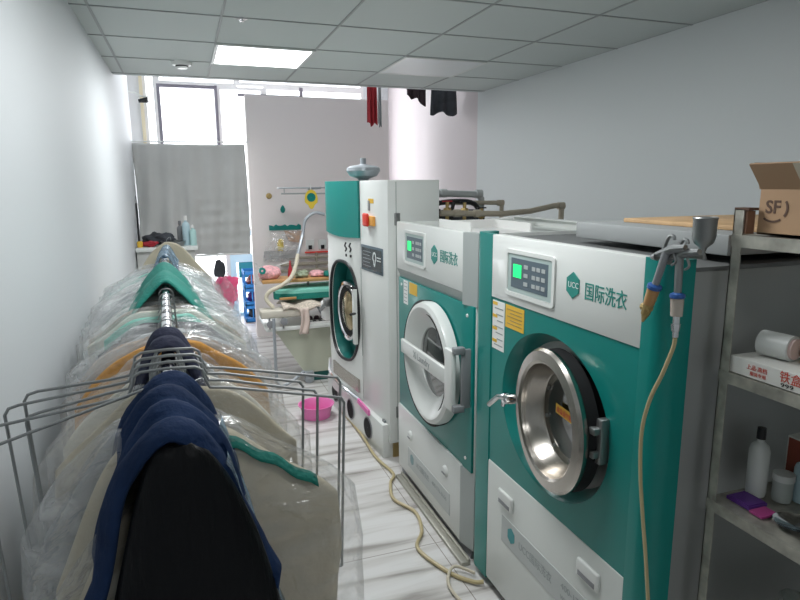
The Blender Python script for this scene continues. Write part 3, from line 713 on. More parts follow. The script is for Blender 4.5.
# bowl on top
single('steel_funnel_bowl', B().lathe([(.03, 1.681), (.04, 1.695), (.09, 1.712), (.112, 1.745), (.108, 1.765), (.10, 1.768), (.09, 1.775), (.03, 1.785), (.019, 1.79), (.019, 1.826), (.001, 1.828)], (1.13, 3.9, 0), seg=40), 'tube',
       'grey domed metal lid with a short neck on top of the tall white machine', 'lid')

# ------------------------------------------------------------------ pipes behind
t = thing('pipe_assembly', 'cluster of grey and taupe pipes with valves behind the tall white machine', 'pipes', (1.65, 3.6, 1.36))
obj('grey_pipe', B().tube([(1.47, 3.7, 1.600), (1.88, 3.7, 1.585), (1.90, 3.7, 1.56), (1.90, 3.7, 1.40)], .022, 12), 'pipegray', t)
obj('taupe_pipe', B().tube([(1.47, 3.4, 1.480), (1.90, 3.4, 1.468), (2.10, 3.4, 1.480), (2.28, 3.4, 1.512), (2.33, 3.4, 1.515), (2.335, 3.4, 1.50), (2.335, 3.4, 1.36)], .018, 12), 'pipe', t)
obj('elbow_pipe', B().tube([(1.62, 3.65, 1.535), (1.98, 3.65, 1.530), (2.02, 3.65, 1.528), (2.03, 3.65, 1.51), (2.03, 3.65, 1.36)], .015, 10), 'pipe', t)
for x, y, z, r in ((1.58, 3.4, 1.478, .024), (1.72, 3.4, 1.474, .024), (2.33, 3.4, 1.51, .024), (1.88, 3.7, 1.588, .030), (1.62, 3.7, 1.596, .028), (2.02, 3.65, 1.528, .020)):
    obj('coupling', B().tube([(x-.022, y, z), (x+.022, y, z)], r, 12), 'pipe' if y < 3.68 else 'pipegray', t)
for x, z in ((1.56, 1.545), (1.68, 1.54), (1.80, 1.50)):
    o = obj('valve', B().tube([(x, 3.5, 1.38), (x, 3.5, z)], .012, 8).lathe([(.022, 0), (.026, .012), (.022, .024)], (x, 3.5, z-.06), seg=12, cap=True), 'brass', t)
    obj('valve_handle', B().box(x-.03, x+.03, 3.49, 3.51, z, z+.008), 'redcloth' if z > 1.54 else 'black', o)
obj('manifold', B().tube([(1.50, 3.6, 1.53), (1.66, 3.6, 1.545), (1.80, 3.6, 1.525), (1.86, 3.6, 1.42)], .017, 10, smooth=4).tube([(1.52, 3.55, 1.50), (1.52, 3.55, 1.36)], .015, 8).tube([(1.64, 3.58, 1.54), (1.60, 3.58, 1.36)], .013, 8), 'black', t)
obj('pump_body', B().tube([(1.50, 3.75, 1.43), (1.92, 3.75, 1.43)], .055, 16).tube([(1.49, 3.62, 1.36), (1.49, 3.62, 1.62)], .006, 8), 'charcoal', t)
single('metal_sheet', B().box(1.62, 1.95, 3.12, 3.35, 1.405, 1.425).prism([(1.62, 3.12, 1.425), (1.95, 3.12, 1.452), (1.95, 3.3, 1.456), (1.62, 3.3, 1.43)], (0, 0, .004)), 'paper', 'white metal sheet lying below the taupe pipe behind the middle machine', 'sheet')

# ------------------------------------------------------------------ spray guns with cup and hoses at corner of machine 1
def gun(x, y, z, tilt, label, handle_m, cup):
    t = thing('spray_gun', label, 'spray gun', (x, y, z))
    dx = Vector((-math.sin(tilt)*.0, math.sin(tilt), -math.cos(tilt)))
    p0 = Vector((x, y, z))
    obj('gun_body', B().tube([p0+Vector((0, .035, -.012)), p0+Vector((0, -.02, .008)), p0+Vector((0, -.055, .014))], [.006, .011, .007], 10)
        .tube([p0+Vector((0, .01, .005)), p0+Vector((0, -.004, .034)), p0+Vector((0, -.018, .036)), p0+Vector((0, -.02, .028))], .0042, 8, smooth=3)
        .tube([p0+Vector((0, .03, -.015)), p0+Vector((0, .045, -.018))], [.010, .006], 10)
        .tube([p0+Vector((0, -.02, .0)), p0+Vector((0, -.03, -.02)), p0+Vector((0, -.018, -.03))], .003, 6, smooth=3), 'dullsteel', t)
    obj('grip', B().tube([p0, p0+dx*.085], [.0095, .0085], 12), handle_m, t)
    q = p0+dx*.085
    obj('collar', B().tube([q, q+dx*.004, q+dx*.012, q+dx*.014], [.010, .017, .017, .012], 16), 'bluecol', t)
    obj('filter_cup', B().tube([q+dx*.014, q+dx*.055], [.015, .013], 16), cup, t)
    e = q+dx*.055
    return t, e, dx
t, e, dx = gun(1.045, 1.098, 1.495, .33, 'left spray gun with an amber filter hooked on the corner of the nearest machine', 'gray', 'amber')
obj('fitting', B().tube([e, e+dx*.028], [.012, .011], 10).tube([e+dx*.01-Vector((0, -.016, 0)), e+dx*.01+Vector((0, -.010, 0))], .010, 8).tube([e+dx*.028, e+dx*.05], [.010, .003], 10), 'brass', t)
t, e, dx = gun(1.055, 1.068, 1.488, -.03, 'right spray gun with a clear filter and hanging hose beside the nearest machine', 'dullsteel', 'clear')
obj('fitting', B().tube([e, e+dx*.018], [.008, .008], 10).tube([e+dx*.018, e+dx*.036], [.011, .009], 6).tube([e+dx*.036, e+dx*.05], .007, 10), 'chrome', t)
e2 = e+dx*.05
hz = [e2, Vector((1.057, 1.068, 1.27)), Vector((1.05, 1.088, 1.20)), Vector((1.045, 1.115, 1.13)), Vector((1.045, 1.135, 1.04)), Vector((1.045, 1.13, .93)), Vector((1.048, 1.115, .82)), Vector((1.05, 1.09, .68)), Vector((1.055, 1.07, .5)), Vector((1.06, 1.06, .2)), Vector((1.06, 1.09, .02))]
obj('air_hose', B().tube(hz, .0048, 10, smooth=6), 'hose', t)
t = thing('paint_cup', 'steel gravity cup of a spray gun standing on the corner of the nearest machine', 'cup', (1.15, 1.09, 1.47))
cx_, cy_ = 1.150, 1.095
obj('cup_bowl', B().lathe([(.001, 1.490), (.006, 1.490), (.009, 1.50), (.021, 1.510), (.026, 1.524), (.0265, 1.566), (.0285, 1.569), (.0265, 1.572), (.025, 1.568), (.0245, 1.524), (.020, 1.515), (.001, 1.505)], (cx_, cy_, 0), seg=28), 'dullsteel', t)
obj('cup_stem', B().tube([(cx_, cy_, 1.4715), (cx_, cy_, 1.492)], [.010, .005], 10).tube([(cx_, cy_, 1.478), (1.08, 1.085, 1.485)], .006, 8), 'dullsteel', t)

# hoses on floor
single('floor_hose', B().tube([(.98, 4.25, .012), (1.01, 3.7, .012), (1.0, 3.3, .012), (1.03, 3.05, .012), (.98, 2.95, .012), (.94, 2.78, .012), (1.0, 2.62, .012), (.97, 2.45, .012), (.90, 2.32, .012), (.96, 2.12, .012), (1.03, 2.02, .014), (1.07, 2.0, .018)], .009, 8, smooth=8), 'hose',
       'amber hose lying on the floor along the machines', 'hose')
single('coiled_hose', B().tube([(1.06, 2.06, .02), (.99, 2.12, .03), (.93, 2.05, .02), (.93, 1.95, .012), (.97, 1.82, .012), (1.02, 1.70, .012)], .007, 8, smooth=8), 'beigehose',
       'looped tan hose on the floor at the foot of the nearest machine', 'hose')

# ------------------------------------------------------------------ pink basin
single('plastic_basin', B().lathe([(.001, .0), (.095, .0), (.100, .004), (.104, .035), (.118, .09), (.130, .095), (.131, .100), (.122, .100), (.112, .088), (.099, .036), (.094, .010), (.001, .008)], (.80, 4.10, .001), seg=48), 'pink',
       'round pink plastic basin on the floor before the tall machine', 'basin')

# ------------------------------------------------------------------ steel shelf rack at right
sx0, sx1, sy0, sy1 = 1.20, 1.66, .25, 1.062
t = thing('shelf_rack', 'worn steel angle shelving rack at the right edge beside the nearest machine', 'shelf rack', (1.43, .65, 0))
def post(x, y, dx, dy):
    return B().box(min(x, x+dx*.035), max(x, x+dx*.026), min(y, y+dy*.003), max(y, y+dy*.003), 0, 1.59).box(min(x, x+dx*.003), max(x, x+dx*.003), min(y, y+dy*.026), max(y, y+dy*.026), 0, 1.59)
for x, y, dx_, dy_ in ((sx0, sy1, 1, -1), (sx1, sy1, -1, -1), (sx0, sy0, 1, 1), (sx1, sy0, -1, 1)):
    o = obj('post', post(x, y, dx_, dy_), 'angle', t, smooth=0)
    obj('post_cap', B().box(min(x, x+dx_*.030), max(x, x+dx_*.030), min(y, y+dy_*.038), max(y, y+dy_*.038), 1.588, 1.594), mat('cap_brown', (.10, .05, .03), .6) if x == sx0 and y == sy1 else 'black', o, smooth=0)
obj('post_liner', B().box(sx0+.004, sx0+.028, sy1-.032, sy1-.004, 1.535, 1.587), mat('liner_brown', (.20, .10, .06), .6), t, smooth=0)
for z in (1.532, 1.205, .866, .45):
    th = .028
    o = obj('shelf', B().box(sx0, sx1, sy0, sy1, z-.006, z-.002).box(sx0-.002, sx0+.002, sy0, sy1, z-th, z+.0).box(sx1-.002, sx1+.002, sy0, sy1, z-th, z).box(sx0, sx1, sy1-.002, sy1+.002, z-th, z).box(sx0, sx1, sy0-.002, sy0+.002, z-th, z), 'angle', t, smooth=0)
for z in (1.40, 1.31, .98, .92, .70, .62): obj('bolt_hole', B().lathe([(.001, .001), (.006, .001), (.006, 0)], (sx0+.018, sy1-.004, z), (0, -1, 0), 10), 'black', t)

# cardboard box with open flap, SF mark
t = thing('cardboard_box', 'open cardboard box with a printed round mark on top of the steel rack', 'box', (1.45, .86, 1.532))
bx0, bx1, by0, by1, bz0, bz1 = 1.235, 1.58, .66, 1.028, 1.534, 1.635
obj('box_body', B().frame([(bx0, by0, bz0), (bx1, by0, bz0), (bx1, by1, bz0), (bx0, by1, bz0)], [(bx0+.005, by0+.005, bz0), (bx1-.005, by0+.005, bz0), (bx1-.005, by1-.005, bz0), (bx0+.005, by1-.005, bz0)], (0, 0, bz1-bz0)).box(bx0, bx1, by0, by1, bz0, bz0+.004), 'card', t, smooth=0)
o = obj('box_flap', B().prism([(bx0, by0, bz1), (bx0, by1, bz1), (bx0-.030, by1+.012, bz1+.055), (bx0-.030, by0-.012, bz1+.055)], (.004, 0, .003)), mat('cardboard_inside', (.30, .19, .11), .8), t, smooth=0)
obj('box_flap', B().prism([(bx0, by1, bz1), (bx1, by1, bz1), (bx1, by1+.02, bz1+.06), (bx0, by1+.02, bz1+.06)], (0, .004, 0)), 'card', t, smooth=0)
obj('box_flap', B().prism([(bx1, by0, bz1), (bx1, by1, bz1), (bx1+.06, by1, bz1+.05), (bx1+.06, by0, bz1+.05)], (.004, 0, 0)), 'card', t, smooth=0)
obj('tape_strip', B().prism([(bx0-.0005, .925, bz1), (bx0-.0005, .66, bz1), (bx0-.0305, .66, bz1+.055), (bx0-.0305, .935, bz1+.055)], (-.001, 0, 0)), 'tape', t, smooth=0)
text('printed_mark', 'SF', .040, (bx0-.0005, 1.012, 1.583), UX, UY, 'carddark', t, .0004, .036, bold=.0008)
arc = B()
for a0, a1 in ((-.62, .55), (-2.25, -.95)):
    po = [Vector((bx0-.0006, .992-.036*math.cos(a0+(a1-a0)*k/10), 1.594+.032*math.sin(a0+(a1-a0)*k/10))) for k in range(11)]
    pi = [Vector((bx0-.0006, .992-.031*math.cos(a0+(a1-a0)*k/10), 1.594+.0275*math.sin(a0+(a1-a0)*k/10))) for k in range(11)]
    arc.frame(po[::-1]+pi, (po[::-1]+pi), (-.0008, 0, 0)) if False else [arc.prism([po[k], po[k+1], pi[k+1], pi[k]], (-.0008, 0, 0)) for k in range(10)]
obj('printed_arc', arc, 'carddark', t, smooth=0)

# carton on mid shelf
t = thing('flat_carton', 'long flat white carton with red printing on the middle shelf of the rack', 'carton', (1.4, .8, 1.205))
obj('carton_body', B().box(1.208, 1.50, .42, 1.040, 1.2055, 1.246, .001), 'carton', t, smooth=0)
text('carton_lettering', '上品·高档', .013, (1.2072, .995, 1.226), UX, UY, 'text_red', t, .0003, .052)
text('carton_lettering', '服装专用', .010, (1.2072, .985, 1.213), UX, UY, 'text_red', t, .0003, .040)
text('carton_lettering', '铁盒', .028, (1.2072, .912, 1.222), UX, UY, 'text_red', t, .0003, .05)
text('carton_lettering', '999', .013, (1.2072, .908, 1.209), UX, UY, 'black', t, .0003, .03)
t = thing('thread_roll', 'white roll lying on the flat carton on the middle shelf', 'roll', (1.30, .96, 1.247))
obj('roll_body', B().tube([(1.275, 1.015, 1.277), (1.285, .945, 1.277)], .030, 24), 'bottlew', t)
obj('roll_end', B().tube([(1.285, .945, 1.277), (1.286, .938, 1.277)], .024, 24), mat('pale_pink_end', (.60, .45, .42), .5), t)
lump('metal_scraps', 1.34, .90, 1.247, .05, .05, .03, 'brass', 'small pile of brass coloured scraps on the flat carton', 'scraps', 3, .6)

# lower shelf contents
bottle(1.325, 1.03, .867, .024, .18, 'bottlew', 'black', 'white plastic bottle with a black cap on the lower shelf of the rack')
bottle(1.40, .965, .867, .021, .13, 'bottleb', 'paper', 'pale blue and white bottle near the red carton on the lower shelf')
t = thing('small_carton', 'upright red brown and white carton at the back of the lower shelf', 'carton', (1.47, 1.02, .867))
obj('carton_body', B().box(1.44, 1.50, .985, 1.045, .867, 1.005, .001), 'carton', t, smooth=0)
obj('carton_print', B().box(1.438, 1.441, .995, 1.040, .875, 1.00), 'redbox', t, smooth=0)
t = thing('glass_jar', 'small cloudy jar with a flat lid on the lower shelf', 'jar', (1.36, .985, .867))
obj('jar_body', B().lathe([(.001, 0), (.021, 0), (.023, .01), (.023, .055), (.001, .055)], (1.36, .985, .867), seg=20), 'jar', t)
obj('jar_lid', B().lathe([(.025, .055), (.025, .072), (.001, .073)], (1.36, .985, .867), seg=20), 'bottlew', t)
single('purple_carton', B().box(1.24, 1.30, .975, 1.04, .867, .875).box(1.243, 1.297, .978, 1.03, .875, .878), 'purple', 'flat purple packet lying at the front of the lower shelf', 'packet')
single('magenta_packet', B().box(1.235, 1.285, .935, .97, .867, .873), 'magenta', 'flat magenta packet lying on the lower shelf beside the purple one', 'packet')
single('metal_dish', B().lathe([(.001, 0), (.03, 0), (.042, .012), (.045, .014), (.04, .010), (.001, .004)], (1.275, .885, .867), seg=28), 'chrome', 'shallow shiny metal dish at the front of the lower shelf', 'dish')
lump('green_bag', 1.36, .85, .867, .035, .035, .04, 'greenball', 'pale green rounded plastic bag on the lower shelf of the rack', 'bag', 7, .15)
lump('dark_bundle', 1.43, .70, .867, .09, .07, .06, 'tealdark', 'dark green bundle at the back of the lower shelf', 'bundle', 9, .3)
lump('plastic_bundle', 1.42, .85, .45, .13, .13, .09, 'jar', 'crumpled plastic bundle on the bottom shelf of the rack', 'bundle', 10, .5)

# ------------------------------------------------------------------ ironing / spotting corner by the partition
t = thing('steam_ironing_table', 'cream vacuum ironing table with a tapered body and a grey tube frame', 'ironing table', (.9, 5.0, 0))
obj('table_body', B().prism([(.64, 4.9, .455), (.66, 4.9, .43), (.86, 4.9, .10), (.90, 4.9, .085), (1.25, 4.9, .085), (1.25, 4.9, .49), (.66, 4.9, .475)], (0, .45, 0)), 'cream', t, smooth=0)
obj('table_top', B().box(.56, 1.25, 4.86, 5.42, .475, .51, .006), 'white', t)
obj('base_block', B().box(.95, 1.2, 4.92, 5.3, .0, .085, .004), 'tealdark', t)
obj('caster', B().lathe([(.001, 0), (.035, 0), (.04, .01), (.04, .03), (.001, .04)], (.90, 4.89, .04), (0, -1, 0), 20).box(.86, .94, 4.85, 4.93, .06, .10, .005), 'tube', t)
obj('tube_frame', B().tube([(.615, 4.80, .60), (.615, 4.80, .10), (.63, 4.80, .045), (.66, 4.80, .02), (.76, 4.84, .05), (.86, 4.9, .10)], .013, 10, smooth=4), 'tube', t)
obj('head_box', B().box(.52, .86, 4.84, 5.0, .59, .655, .012, 3), mat('beige_head', (.60, .56, .48), .6), t)
for x in (.60, .71):
    obj('roller', B().lathe([(.020, 0), (.030, .01), (.030, .03), (.001, .032)], (x-.01, 4.83, .565 if x > .65 else .55), (0, -1, 0), 20), 'gray', t)
    obj('roller_bracket', B().box(x-.018, x-.006, 4.845, 4.87, .50, .60), 'dullsteel', t)
cl = B(); rows = []
for i in range(19):
    u = i/18; rows.append([(.70+.5*u, 4.83+.4*v, .655+.035*math.sin(u*13+v*5)*.5 + .03*math.sin(v*PI)) for v in [k/9 for k in range(10)]])
single('patterned_cloth', B().grid(rows), 'pattern', 'beige patterned cloth spread over the ironing table head', 'cloth', solid=.015, smooth=180)
rows = []
for i in range(12):
    v = i/11; rows.append([(.83+.07*u + .01*math.sin(v*4), 4.815 - .008*math.sin(u*7+v*3), .665 - .22*v) for u in [k/8 for k in range(9)]])
single('hanging_cloth', B().grid(rows), mat('pink_beige_cloth', (.66, .54, .48), .9, bump=.4, bscale=40), 'pale pink cloth hanging down from the ironing table head', 'cloth', solid=.012, smooth=180)
t = thing('ironing_tray', 'small black and white tray on the ironing table top', 'tray', (1.0, 4.95, .51))
obj('tray_body', B().box(.90, 1.10, 4.87, 5.0, .511, .53, .003), 'paper', t)
obj('tray_top', B().box(.905, 1.095, 4.875, 4.995, .530, .534), 'black', t)
for k in range(3): obj('tray_knob', B().lathe([(.02, 0), (.022, .02), (.012, .03), (.001, .03)], (.94+.055*k, 4.95, .534), seg=12), 'maroon' , t)
for k in range(3): obj('tray_strip', B().box(.93+.05*k, .95+.05*k, 4.876, 4.92, .534, .536), 'paper', t)
# teal ironing board
t = thing('ironing_board', 'pointed ironing board with a teal cover and a wooden edge', 'ironing board', (.9, 5.2, .70))
pts = [(.655, 5.02), (.70, 4.98), (.80, 4.95), (1.30, 4.95), (1.30, 5.35), (.85, 5.30), (.72, 5.2), (.66, 5.1)]
obj('board_cover', B().prism([(x, y, .715) for x, y in pts], (0, 0, .05)), 'teal2', t, smooth=0)
obj('board_pad', B().prism([(x*.96+.04, y, .765) for x, y in pts], (0, 0, .025)), 'mint', t, smooth=0)
obj('wooden_edge', B().box(.69, .83, 4.935, 4.95, .72, .74, .003), 'wood', t)
obj('board_leg', B().tube([(1.15, 5.2, .715), (1.15, 5.2, .51)], .018, 10).tube([(1.0, 5.2, .715), (1.1, 5.2, .51)], .012, 8), 'tube', t)
# wooden shelf on brackets over the board
t = thing('wooden_shelf', 'narrow wooden shelf by the partition above the ironing board', 'shelf', (.95, 5.55, .86))
obj('shelf_plank', B().box(.57, 1.35, 5.05, 5.30, .845, .870, .003), 'wood', t)
obj('shelf_bracket', B().tube([(.98, 5.17, .845), (.98, 5.35, .51)], .010, 8).tube([(1.3, 5.17, .845), (1.3, 5.35, .51)], .010, 8), 'tube', t)
t = thing('flowered_bag', 'white plastic bag with pink flowered cloth on the wooden shelf', 'bag', (.63, 5.15, .87))
lump('bag_cloth', .645, 5.16, .871, .095, .06, .062, 'palepink', None, None, 2, .2, parent=t)
obj('bag_lining', B().grid([[(.50+.03*math.sin(v*3), 5.12, 1.03-.20*v), (.53, 5.08, 1.02-.18*v), (.56+.02*v, 5.10, .99-.14*v)] for v in [k/8 for k in range(9)]]), 'film', t, smooth=180)
single('teal_tape_roll', B().lathe([(.010, 0), (.028, 0), (.028, .02), (.010, .02), (.010, 0)], (.575, 5.08, .955), (0, -1, 0), 24), 'teal', 'round teal tape roll on the flowered bag', 'tape roll')
lump('pink_cloth', 1.06, 5.15, .871, .07, .06, .03, 'palepink', 'folded pale pink cloth at the right of the wooden shelf', 'cloth', 6, .25)
lump('green_cloth', .92, 5.14, .871, .06, .04, .03, 'greenball', 'crumpled yellow green cloth in the middle of the wooden shelf', 'cloth', 7, .5)
lump('teal_pouch', 1.15, 5.10, .871, .05, .04, .028, 'teal2', 'small teal pouch at the right end of the wooden shelf', 'pouch', 8, .3)
t = thing('spray_bottle', 'dark red bottle with a thin wand standing on the wooden shelf', 'bottle', (.82, 5.14, .87))
obj('bottle_body', B().lathe([(.001, 0), (.02, 0), (.024, .02), (.018, .08), (.008, .11), (.008, .15)], (.82, 5.14, .871), seg=16), 'redcloth', t)
obj('wand', B().tube([(.83, 5.14, 1.015), (.70, 5.12, .985)], .004, 6), 'paper', t)
# partition fittings
t = thing('bracket_arm', 'grey wall bracket arm projecting high on the partition', 'bracket', (1.25, 6.5, 1.62))
obj('arm_bar', B().box(.87, 1.50, 5.95, 6.05, 1.625, 1.638, .003), 'tube', t)
obj('arm_rail', B().tube([(.90, 6.0, 1.578), (1.50, 6.0, 1.575)], .008, 8).tube([(.93, 6.0, 1.578), (.93, 6.0, 1.63)], .005, 6).tube([(1.2, 6.0, 1.578), (1.2, 6.0, 1.63)], .005, 6), 'pipegray', t)
obj('arm_stay', B().tube([(1.3, 6.05, 1.63), (1.3, 6.65, 1.62)], .012, 8), 'tube', t)
t = thing('hanging_tag', 'yellow and green tag hanging from the wall bracket arm', 'tag', (1.185, 5.94, 1.43))
obj('tag_card', B().prism([(1.18+.065*math.cos(a)*(1 if math.sin(a) > -.5 else .6), 5.93, 1.52+.095*math.sin(a)) for a in [2*PI*k/20 for k in range(20)]], (0, -.006, 0)), 'yelfruit', t, smooth=0)
obj('tag_circle', B().lathe([(.001, .002), (.043, .002), (.043, 0)], (1.18, 5.924, 1.54), (0, -1, 0), 24), 'teal', t)
obj('tag_hook', B().tube([(1.18, 5.93, 1.61), (1.18, 5.95, 1.65), (1.17, 5.95, 1.68)], .004, 6), 'paper', t)
single('round_dial', B().lathe([(.001, .02), (.022, .02), (.03, .012), (.032, 0)], (.865, 6.65, 1.547), (0, -1, 0), 20), 'brass', 'small round brown dial on the partition', 'dial')
t = thing('green_hanger_clip', 'small green drop-shaped clip hanging on the partition', 'clip', (1.0, 6.62, 1.40))
obj('clip_body', B().prism([(1.005+.026*math.cos(a)*(1-.5*max(0, math.sin(a))), 6.645, 1.405+.042*math.sin(a)) for a in [2*PI*k/16 for k in range(16)]], (0, -.015, 0)), 'teal', t, smooth=0)
t = thing('pocket_bag', 'clear plastic bag with green trimmed top and brown packet hung on the partition', 'bag', (1.0, 6.6, .9))
b = B(); tp = [(.845, 1.18), (1.19, 1.18)] + [(1.19-.345*k/14, 1.228+.008*math.sin(k*1.9)+.008*(k % 2)) for k in range(15)]
obj('green_trim', b.prism([(x, 6.62, z) for x, z in tp], (0, -.02, 0)), 'teal', t, smooth=0)
obj('brown_packet', B().prism([(1.0, 6.60, 1.175), (1.22, 6.60, 1.165), (1.21, 6.60, 1.08), (1.16, 6.60, 1.04), (1.05, 6.60, 1.06)], (0, -.03, 0)), mat('tan_packet', (.55, .33, .20), .6), t, smooth=0)
rows = []
for i in range(15):
    v = i/14; rows.append([(.86-.10*math.sin(v*1.5)+(.36+.03*v)*u, 6.56-.05*math.sin(u*PI)*math.sin(v*PI)+.008*math.sin(u*20+v*9), 1.18-.34*v) for u in [k/16 for k in range(17)]])
obj('bag_film', B().grid(rows), 'filmthick', t, smooth=180)
lump('yellow_item', .955, 6.57, .95, .033, .02, .075, 'yelfruit', None, None, 4, .3, parent=t)
obj('grey_lining', B().box(.775, 1.16, 6.58, 6.60, .87, .96, .008), mat('grey_bag_lining', (.42, .41, .41), .7, bump=.6, bscale=30), t)
t = thing('outlet_strip', 'white socket plates on a red edged strip on the partition', 'socket', (1.40, 6.62, .95))
for x in (1.29, 1.43):
    o = obj('socket_plate', B().box(x-.045, x+.045, 6.63, 6.65, .95, 1.06, .003), 'white', t)
    obj('socket_hole', B().box(x-.02, x+.02, 6.625, 6.632, .955, 1.00), 'black', o)
obj('red_edge', B().box(1.23, 1.50, 6.61, 6.65, .915, .93), 'red', t)
single('beige_pipes', B().tube([(.95, 6.6, .73), (1.6, 6.6, .73)], .018, 8).tube([(.95, 6.6, .80), (1.6, 6.6, .80)], .018, 8).tube([(1.05, 6.6, .87), (1.6, 6.6, .87)], .014, 8).tube([(1.35, 6.6, .66), (1.35, 6.6, .92)], .014, 8), 'pipe', 'beige pipes running along the lower partition', 'pipes')
# steam hose
t = thing('steam_hose', 'steam hose curving from the tall machine down to the ironing table', 'hose', (.62, 5.0, .70))
def on(x, y, z): return Vector((x, y, z))
obj('upper_hose', B().tube([on(1.17, 5.3, 1.40), on(1.08, 5.3, 1.415), on(1.00, 5.3, 1.36), on(.97, 5.3, 1.24), on(.93, 5.25, 1.13), on(.90, 5.2, 1.06)], .014, 10, smooth=6), 'tube', t)
obj('lower_hose', B().tube([on(.90, 5.2, 1.06), on(.85, 5.05, .98), on(.79, 4.95, .90), on(.70, 4.93, .84), on(.61, 4.93, .80), on(.58, 4.93, .74), on(.63, 4.90, .67)], .017, 10, smooth=6), 'beigehose', t)

# ------------------------------------------------------------------ CLOTHES RAIL
def rodx(y): return -.012 - .031*y if y < 2.8 else -.099
RZ = 1.345
t = thing('clothes_rail', 'long chrome clothes rail holding the bagged garments', 'clothes rail', (rodx(2), 2, 0))
obj('rod', B().tube([(rodx(.74), .74, RZ), (rodx(1.5), 1.5, RZ), (rodx(2.8), 2.8, RZ), (rodx(3.35), 3.35, RZ)], .0125, 20), 'chrome', t)
for y in (.80, 3.3): obj('upright', B().tube([(rodx(y), y, RZ), (rodx(y), y, .05)], .014, 12), 'chrome', t)
for y in (.80, 3.3): obj('foot', B().tube([(rodx(y)-.22, y, .03), (rodx(y)+.22, y, .03)], .014, 12), 'chrome', t)

def garment_rows(y, xc, wl, wr, zn, dropl, dropr, L_, th, seed, amp=.4, nseg=72, body=18, skew=0, neck=.05, flare=.10, top_th=.5, shp=1.3):
    rows = []; rr = random.Random(seed); ph = [rr.uniform(0, 6.3) for _ in range(6)]
    ns = 12
    for i in range(ns+body+1):
        if i <= ns:
            s = i/ns; e = s**.9; ws = neck*.35+(1-neck*.35)*e if False else e
            l = neck + (wl-neck)*ws; r = neck + (wr-neck)*ws
            if i == 0: l = r = neck*.7
            zl = zn - dropl*s**shp; zr = zn - dropr*s**shp; f = 0
            tt = th*(top_th + (1-top_th)*s)
        else:
            f = (i-ns)/body; l = wl*(1+flare*f); r = wr*(1+flare*f)
            zl = zn - dropl - (L_-dropl)*f; zr = zn - dropr - (L_-dropr)*f
            if f < .12: l *= 1+.02*math.sin(f/.12*PI/2); r *= 1+.02*math.sin(f/.12*PI/2)
            tt = th
        row = []
        for k in range(nseg):
            a = 2*PI*k/nseg; ca, sa = math.cos(a), math.sin(a)
            cx = math.copysign(abs(ca)**.75, ca); w = r if ca > 0 else l
            x = xc + w*cx
            u = x
            rip = 1 + amp*(.25+f)*(.5*math.sin(u*38+ph[0]+f*2) + .35*math.sin(u*71+ph[1]-f*3) + .3*math.sin(u*19+ph[2]+f*4))
            z = (zl if ca < 0 else zr)
            # keep the middle of each shoulder ring as high as the neck line falling to its ends
            if i <= ns: z = zn - ((dropl if ca < 0 else dropr))*(s**1.15)*min(1, abs(cx)**.6 if s > 0 else 1) if False else z
            row.append((x + .012*math.sin(z*14+ph[3]) * (.3+f) + skew*f, y + tt*math.copysign(abs(sa)**.8, sa)*rip + .010*math.sin(u*22+ph[4])*(.3+f), z + .006*math.sin(u*40+ph[5])*(1 if i else 0)))
        rows.append(row)
    return rows

GN = {}
def garment(y, m, label, wl=.30, wr=.25, dl=.09, dr=.09, L_=.95, th=.028, seed=1, zn=1.315, cover='film', name='bagged_garment', cat='garment', hanger=True, amp=.4, neck=.05, group='garments on the clothes rail', collar=None, flare=.05, sleeve=None, extra=.03, top_th=.5, shp=1.3):
    xc = rodx(y); wl = min(wl, xc - XL - .035)
    t = thing(name, label, cat, (xc, y, 1.345), group=group)
    obj('cloth', B().grid(garment_rows(y, xc, wl, wr, zn, dl, dr, L_, th, seed, amp, neck=neck, flare=flare if cover is None else .03, top_th=top_th, shp=shp), True, True), m, t, smooth=80)
    if sleeve:
        obj('sleeve', B().grid(garment_rows(y-.005, xc+wr*.86, .045, .05, zn-dr*.9, .03, .04, L_*.72, th*1.1, seed+5, .3, 28, neck=.02), True, True), m, t, smooth=80)
    if collar:
        obj('collar', B().grid(garment_rows(y-.002, xc, .085, .085, zn+.012, .035, .035, .07, th*1.15, seed+3, .3, 40, body=4, neck=.05), True, True), collar, t, smooth=80)
    if cover:
        obj('plastic_cover', B().grid(garment_rows(y, xc, min(wl+extra, xc-XL-.008), wr+extra, zn+.014, dl+.005, dr+.005, L_+.10, th+.010, seed+40, .30, neck=neck+.015, flare=.06, body=22, top_th=top_th, shp=shp), True, False), cover, t, smooth=180)
    if hanger:
        x = xc
        p = [Vector((x+.0, y, zn-.01)), Vector((x+.0, y, zn+.012)), Vector((x+.019, y, zn+.025)), Vector((x+.020, y, RZ+.004)), Vector((x+.012, y, RZ+.015)), Vector((x, y, RZ+.0175)), Vector((x-.012, y, RZ+.014)), Vector((x-.019, y, RZ))]
        obj('hanger_hook', B().tube(p, .0016, 6, smooth=3), 'dullsteel', t)
    return t

